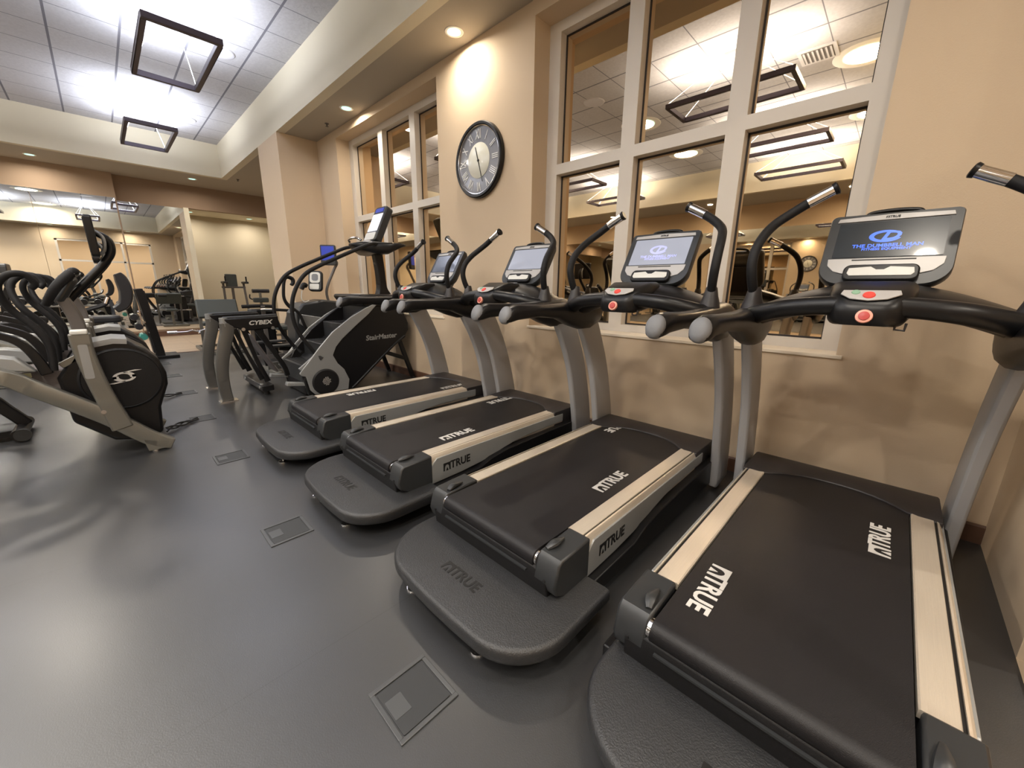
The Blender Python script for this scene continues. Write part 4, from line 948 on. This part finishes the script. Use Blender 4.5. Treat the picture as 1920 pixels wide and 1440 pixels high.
# preacher curl bench with its curl bar
def preacher():
    t = thing('preacher_bench', 'grey padded preacher curl bench with tan metal frame at the wood floor edge', 'bench', (1.35, 9.2, 0))
    P = mk(t)
    bm = newbm(); prism(bm, rrect(-.31, .31, -.17, .17, .03), 'z', -.04, .05); P('arm_pad', bm, 'vinyl', bevel=.02, xf=frame((1.45, 8.98, .80), (1, 0, 0), (0, .35, .94)))
    bm = newbm(); prism(bm, rrect(-.14, .14, -.18, .18, .04), 'z', 0, .07); bmesh.ops.translate(bm, vec=(1.40, 9.75, .45), verts=bm.verts); P('seat_pad', bm, 'vinyl', bevel=.02)
    bm = newbm(); tube(bm, [(1.18, 9.3, .90), (1.38, 9.3, .90)], .045, 14, smooth=False); P('roller_pad', bm, 'blackvinyl')
    for x in (1.17, 1.72):
        bm = newbm(); bar(bm, (x, 8.95, .80), (x-.02, 8.9, .03), .045, .045, up=(0, 1, 0)); P('front_post', bm, 'legsilver', bevel=.004)
        bm = newbm(); bar(bm, (x, 8.7, .03), (x, 9.9, .03), .05, .05); P('floor_rail', bm, 'silverframe', bevel=.004)
    for q in (8.7, 9.9):
        bm = newbm(); bar(bm, (1.17, q, .03), (1.72, q, .03), .05, .05); P('cross_rail', bm, 'silverframe', bevel=.004)
    bm = newbm(); bar(bm, (1.40, 9.75, .03), (1.40, 9.75, .46), .05, .05, up=(0, 1, 0)); P('seat_post', bm, 'silverframe')
    for x in (1.10, 1.62):
        bm = newbm(); tube(bm, [(x, 8.9, .44), (x, 8.84, .395), (x, 8.76, .395), (x, 8.74, .42)], .012, 8, smooth=False); P('bar_hook', bm, 'chrome')
    return t
preacher()
bm = newbm(); tube(bm, [(.72, 8.78, .43), (.93, 8.78, .43), (1.0, 8.78, .45), (1.10, 8.78, .43), (1.20, 8.78, .455), (1.33, 8.78, .425), (1.45, 8.78, .455), (1.6, 8.78, .43), (1.9, 8.78, .43)], .013, 10)
t = thing('curl_bar', 'chrome zigzag curl bar resting on the preacher bench hooks', 'barbell', (1.3, 8.78, .43))
P = mk(t); P('bar', bm, 'chrome', ang=60)
for x in (.72, 1.9):
    bm = newbm(); cyl(bm, (x-.05, 8.78, .43), (x+.08, 8.78, .43), .025, 12); P('sleeve', bm, 'chrome')

# captain's chair in the alcove
def vkr():
    t = thing('captains_chair', 'black knee raise station with padded back standing in the alcove', 'exercise station', (2.62, 13.6, 0))
    P = mk(t); y = 13.55
    bm = newbm(); prism(bm, rrect(2.47, 2.74, 1.16, 1.53, .03), 'y', y-.04, y+.04); P('back_pad', bm, 'vinyl', bevel=.015)
    for x, s in ((2.40, -1), (2.88, 1)):
        bm = newbm(); box(bm, x-.05, x+.05, y-.42, y-.02, 1.27, 1.33); a = P('arm_pad', bm, 'blackvinyl', bevel=.015)
        bm = newbm(); cyl(bm, (x, y-.40, 1.33), (x, y-.40, 1.46), .018, 10); P('grip', bm, 'foam', a)
        bm = newbm(); bar(bm, (x, y-.04, 1.28), (x+s*.03, y-.2, .02), .05, .05, up=(0, 1, 0)); P('side_post', bm, 'silverdark', bevel=.004)
        bm = newbm(); box(bm, x+s*.03-.03, x+s*.03+.03, y-.55, y+.35, 0, .05); P('floor_rail', bm, 'silverdark', bevel=.004)
    bm = newbm(); bar(bm, (2.36, y-.03, 1.17), (2.92, y-.03, 1.17), .05, .05); bar(bm, (2.62, y+.03, 1.3), (2.62, y+.1, .03), .06, .06, up=(0, 1, 0)); bar(bm, (2.36, y+.1, .03), (2.92, y+.1, .03), .05, .05); P('frame', bm, 'silverdark', bevel=.004)
vkr()
def ab_bench():
    t = thing('abdominal_bench', 'black roller-pad bench with grey seat in front of the alcove', 'bench', (2.85, 11.9, 0))
    P = mk(t); y = 11.9
    bm = newbm(); tube(bm, [(2.70, y, 1.09), (3.08, y, 1.09)], .05, 14, smooth=False); P('roller_pad', bm, 'blackvinyl')
    bm = newbm(); prism(bm, rrect(2.70, 3.04, .80, .92, .03), 'y', y-.06, y+.06); P('back_pad', bm, 'vinyl', bevel=.015)
    bm = newbm(); prism(bm, rrect(2.70, 3.04, y-.55, y-.1, .04), 'z', .50, .58); P('seat_pad', bm, 'vinyl', bevel=.015)
    bm = newbm(); bar(bm, (2.87, y, 1.14), (2.87, y, .03), .05, .06, up=(0, 1, 0)); bar(bm, (2.87, y, .05), (2.87, y-.8, .05), .06, .06); bar(bm, (2.87, y-.3, .05), (2.87, y-.3, .5), .06, .06, up=(0, 1, 0)); P('frame', bm, 'silverframe', bevel=.004)
    bm = newbm(); tube(bm, [(2.64, y, 1.0), (2.62, y-.05, .92), (2.66, y-.1, .88)], .016, 8); P('side_handle', bm, 'foam')
    bm = newbm(); box(bm, 2.6, 3.14, y-.03, y+.03, 0, .05); box(bm, 2.6, 3.14, y-.83, y-.77, 0, .05); P('floor_bar', bm, 'silverframe', bevel=.004)
ab_bench()
def leg_ext():
    t = thing('seated_weight_machine', 'black and chrome weight machine with handles behind the curved-leg machine', 'weight machine', (1.85, 7.6, 0))
    P = mk(t); y = 7.6
    bm = newbm(); tube(bm, [(1.55, y, .89), (1.80, y, .895), (1.98, y, .885)], .028, 12); P('upper_handle', bm, 'foam', ang=60)
    bm = newbm(); tube(bm, [(1.80, y-.1, .84), (2.02, y-.1, .83), (2.24, y-.1, .81)], .024, 12); P('lower_handle', bm, 'foam', ang=60)
    bm = newbm(); tube(bm, [(1.78, y-.1, .838), (1.98, y-.1, .832)], .026, 12, smooth=False); P('chrome_sleeve', bm, 'chrome')
    bm = newbm(); box(bm, 1.68, 2.0, y, y+.3, .05, .84); P('weight_housing', bm, 'black', bevel=.02)
    bm = newbm(); prism(bm, rrect(1.95, 2.25, y-.3, y+.2, .05), 'z', .50, .58); P('seat', bm, 'vinyl', bevel=.02)
    bm = newbm(); bar(bm, (1.84, y, .05), (1.84, y, .9), .06, .06, up=(0, 1, 0)); bar(bm, (2.10, y-.05, .05), (2.10, y-.05, .52), .08, .08, up=(0, 1, 0)); bar(bm, (1.6, y, .04), (2.3, y, .04), .08, .08); bar(bm, (2.1, y-.4, .04), (2.1, y+.4, .04), .08, .08); bar(bm, (2.1, y-.1, .5), (2.22, y-.1, .83), .04, .04, up=(0, 1, 0)); P('frame', bm, 'silverdark', bevel=.004)
leg_ext()

# dumbbell rack along the far mirror
def rack():
    t = thing('dumbbell_rack', 'two-tier silver and black dumbbell rack standing before the far mirror', 'weight rack', (-.95, 11.4, 0))
    P = mk(t)
    for z, yo in ((.80, .12), (.45, 0)):
        bm = newbm(); bar(bm, (-2.18, 11.35+yo, z), (.08, 11.35+yo, z), .30, .03, up=(0, 0, 1)); P('shelf', bm, 'silverframe', bevel=.004)
    for x in (-2.21, .11):
        bm = newbm(); bar(bm, (x, 11.15, .03), (x, 11.6, .9), .06, .06); bar(bm, (x, 11.1, .03), (x, 11.75, .03), .06, .06); P('side_frame', bm, 'black', bevel=.006)
rack()
for r_, (z, y) in enumerate(((.80, 11.47), (.45, 11.35))):
    for k in range(11):
        x = -2.02+.195*k; rr = .085-.003*k+(.01 if r_ else 0)
        bm = newbm()
        for e in (-1, 1): lathe(bm, [(.001, -.045), (rr*.9, -.045), (rr, -.03), (rr, .03), (rr*.9, .045), (.001, .045)], (0, e*.10, 0), 'y', 12)
        t = thing('dumbbell', 'round black dumbbell on the %s shelf of the long rack, number %d from the left' % (('upper', 'lower')[r_], k+1), 'dumbbell', (x, y, z+rr+.016), 0, 'black dumbbells on the %s shelf' % ('upper', 'lower')[r_])
        t['label'] = 'round black dumbbell among those on the %s shelf of the long rack' % ('upper', 'lower')[r_]
        link('weight', bm, 'black', t); bm = newbm(); cyl(bm, (0, -.1, 0), (0, .1, 0), .018, 10); link('handle', bm, 'chrome', t)
# flat bench in front of the mirror
def flat_bench(x, y, lab):
    t = thing('flat_bench', lab, 'bench', (x, y, 0)); P = mk(t)
    bm = newbm(); prism(bm, rrect(x-.15, x+.15, y-.6, y+.6, .03), 'z', .40, .47); P('pad', bm, 'vinyl', bevel=.015)
    bm = newbm(); bar(bm, (x, y-.5, .37), (x, y+.5, .37), .06, .06); P('spine', bm, 'silverframe')
    for s in (-1, 1):
        bm = newbm(); bar(bm, (x, y+s*.45, .36), (x, y+s*.45, .03), .06, .06, up=(0, 1, 0)); bar(bm, (x-.25, y+s*.45, .03), (x+.25, y+s*.45, .03), .06, .06); P('leg', bm, 'silverframe')
flat_bench(-.55, 9.9, 'grey padded flat bench on the wood floor in front of the dumbbell rack')
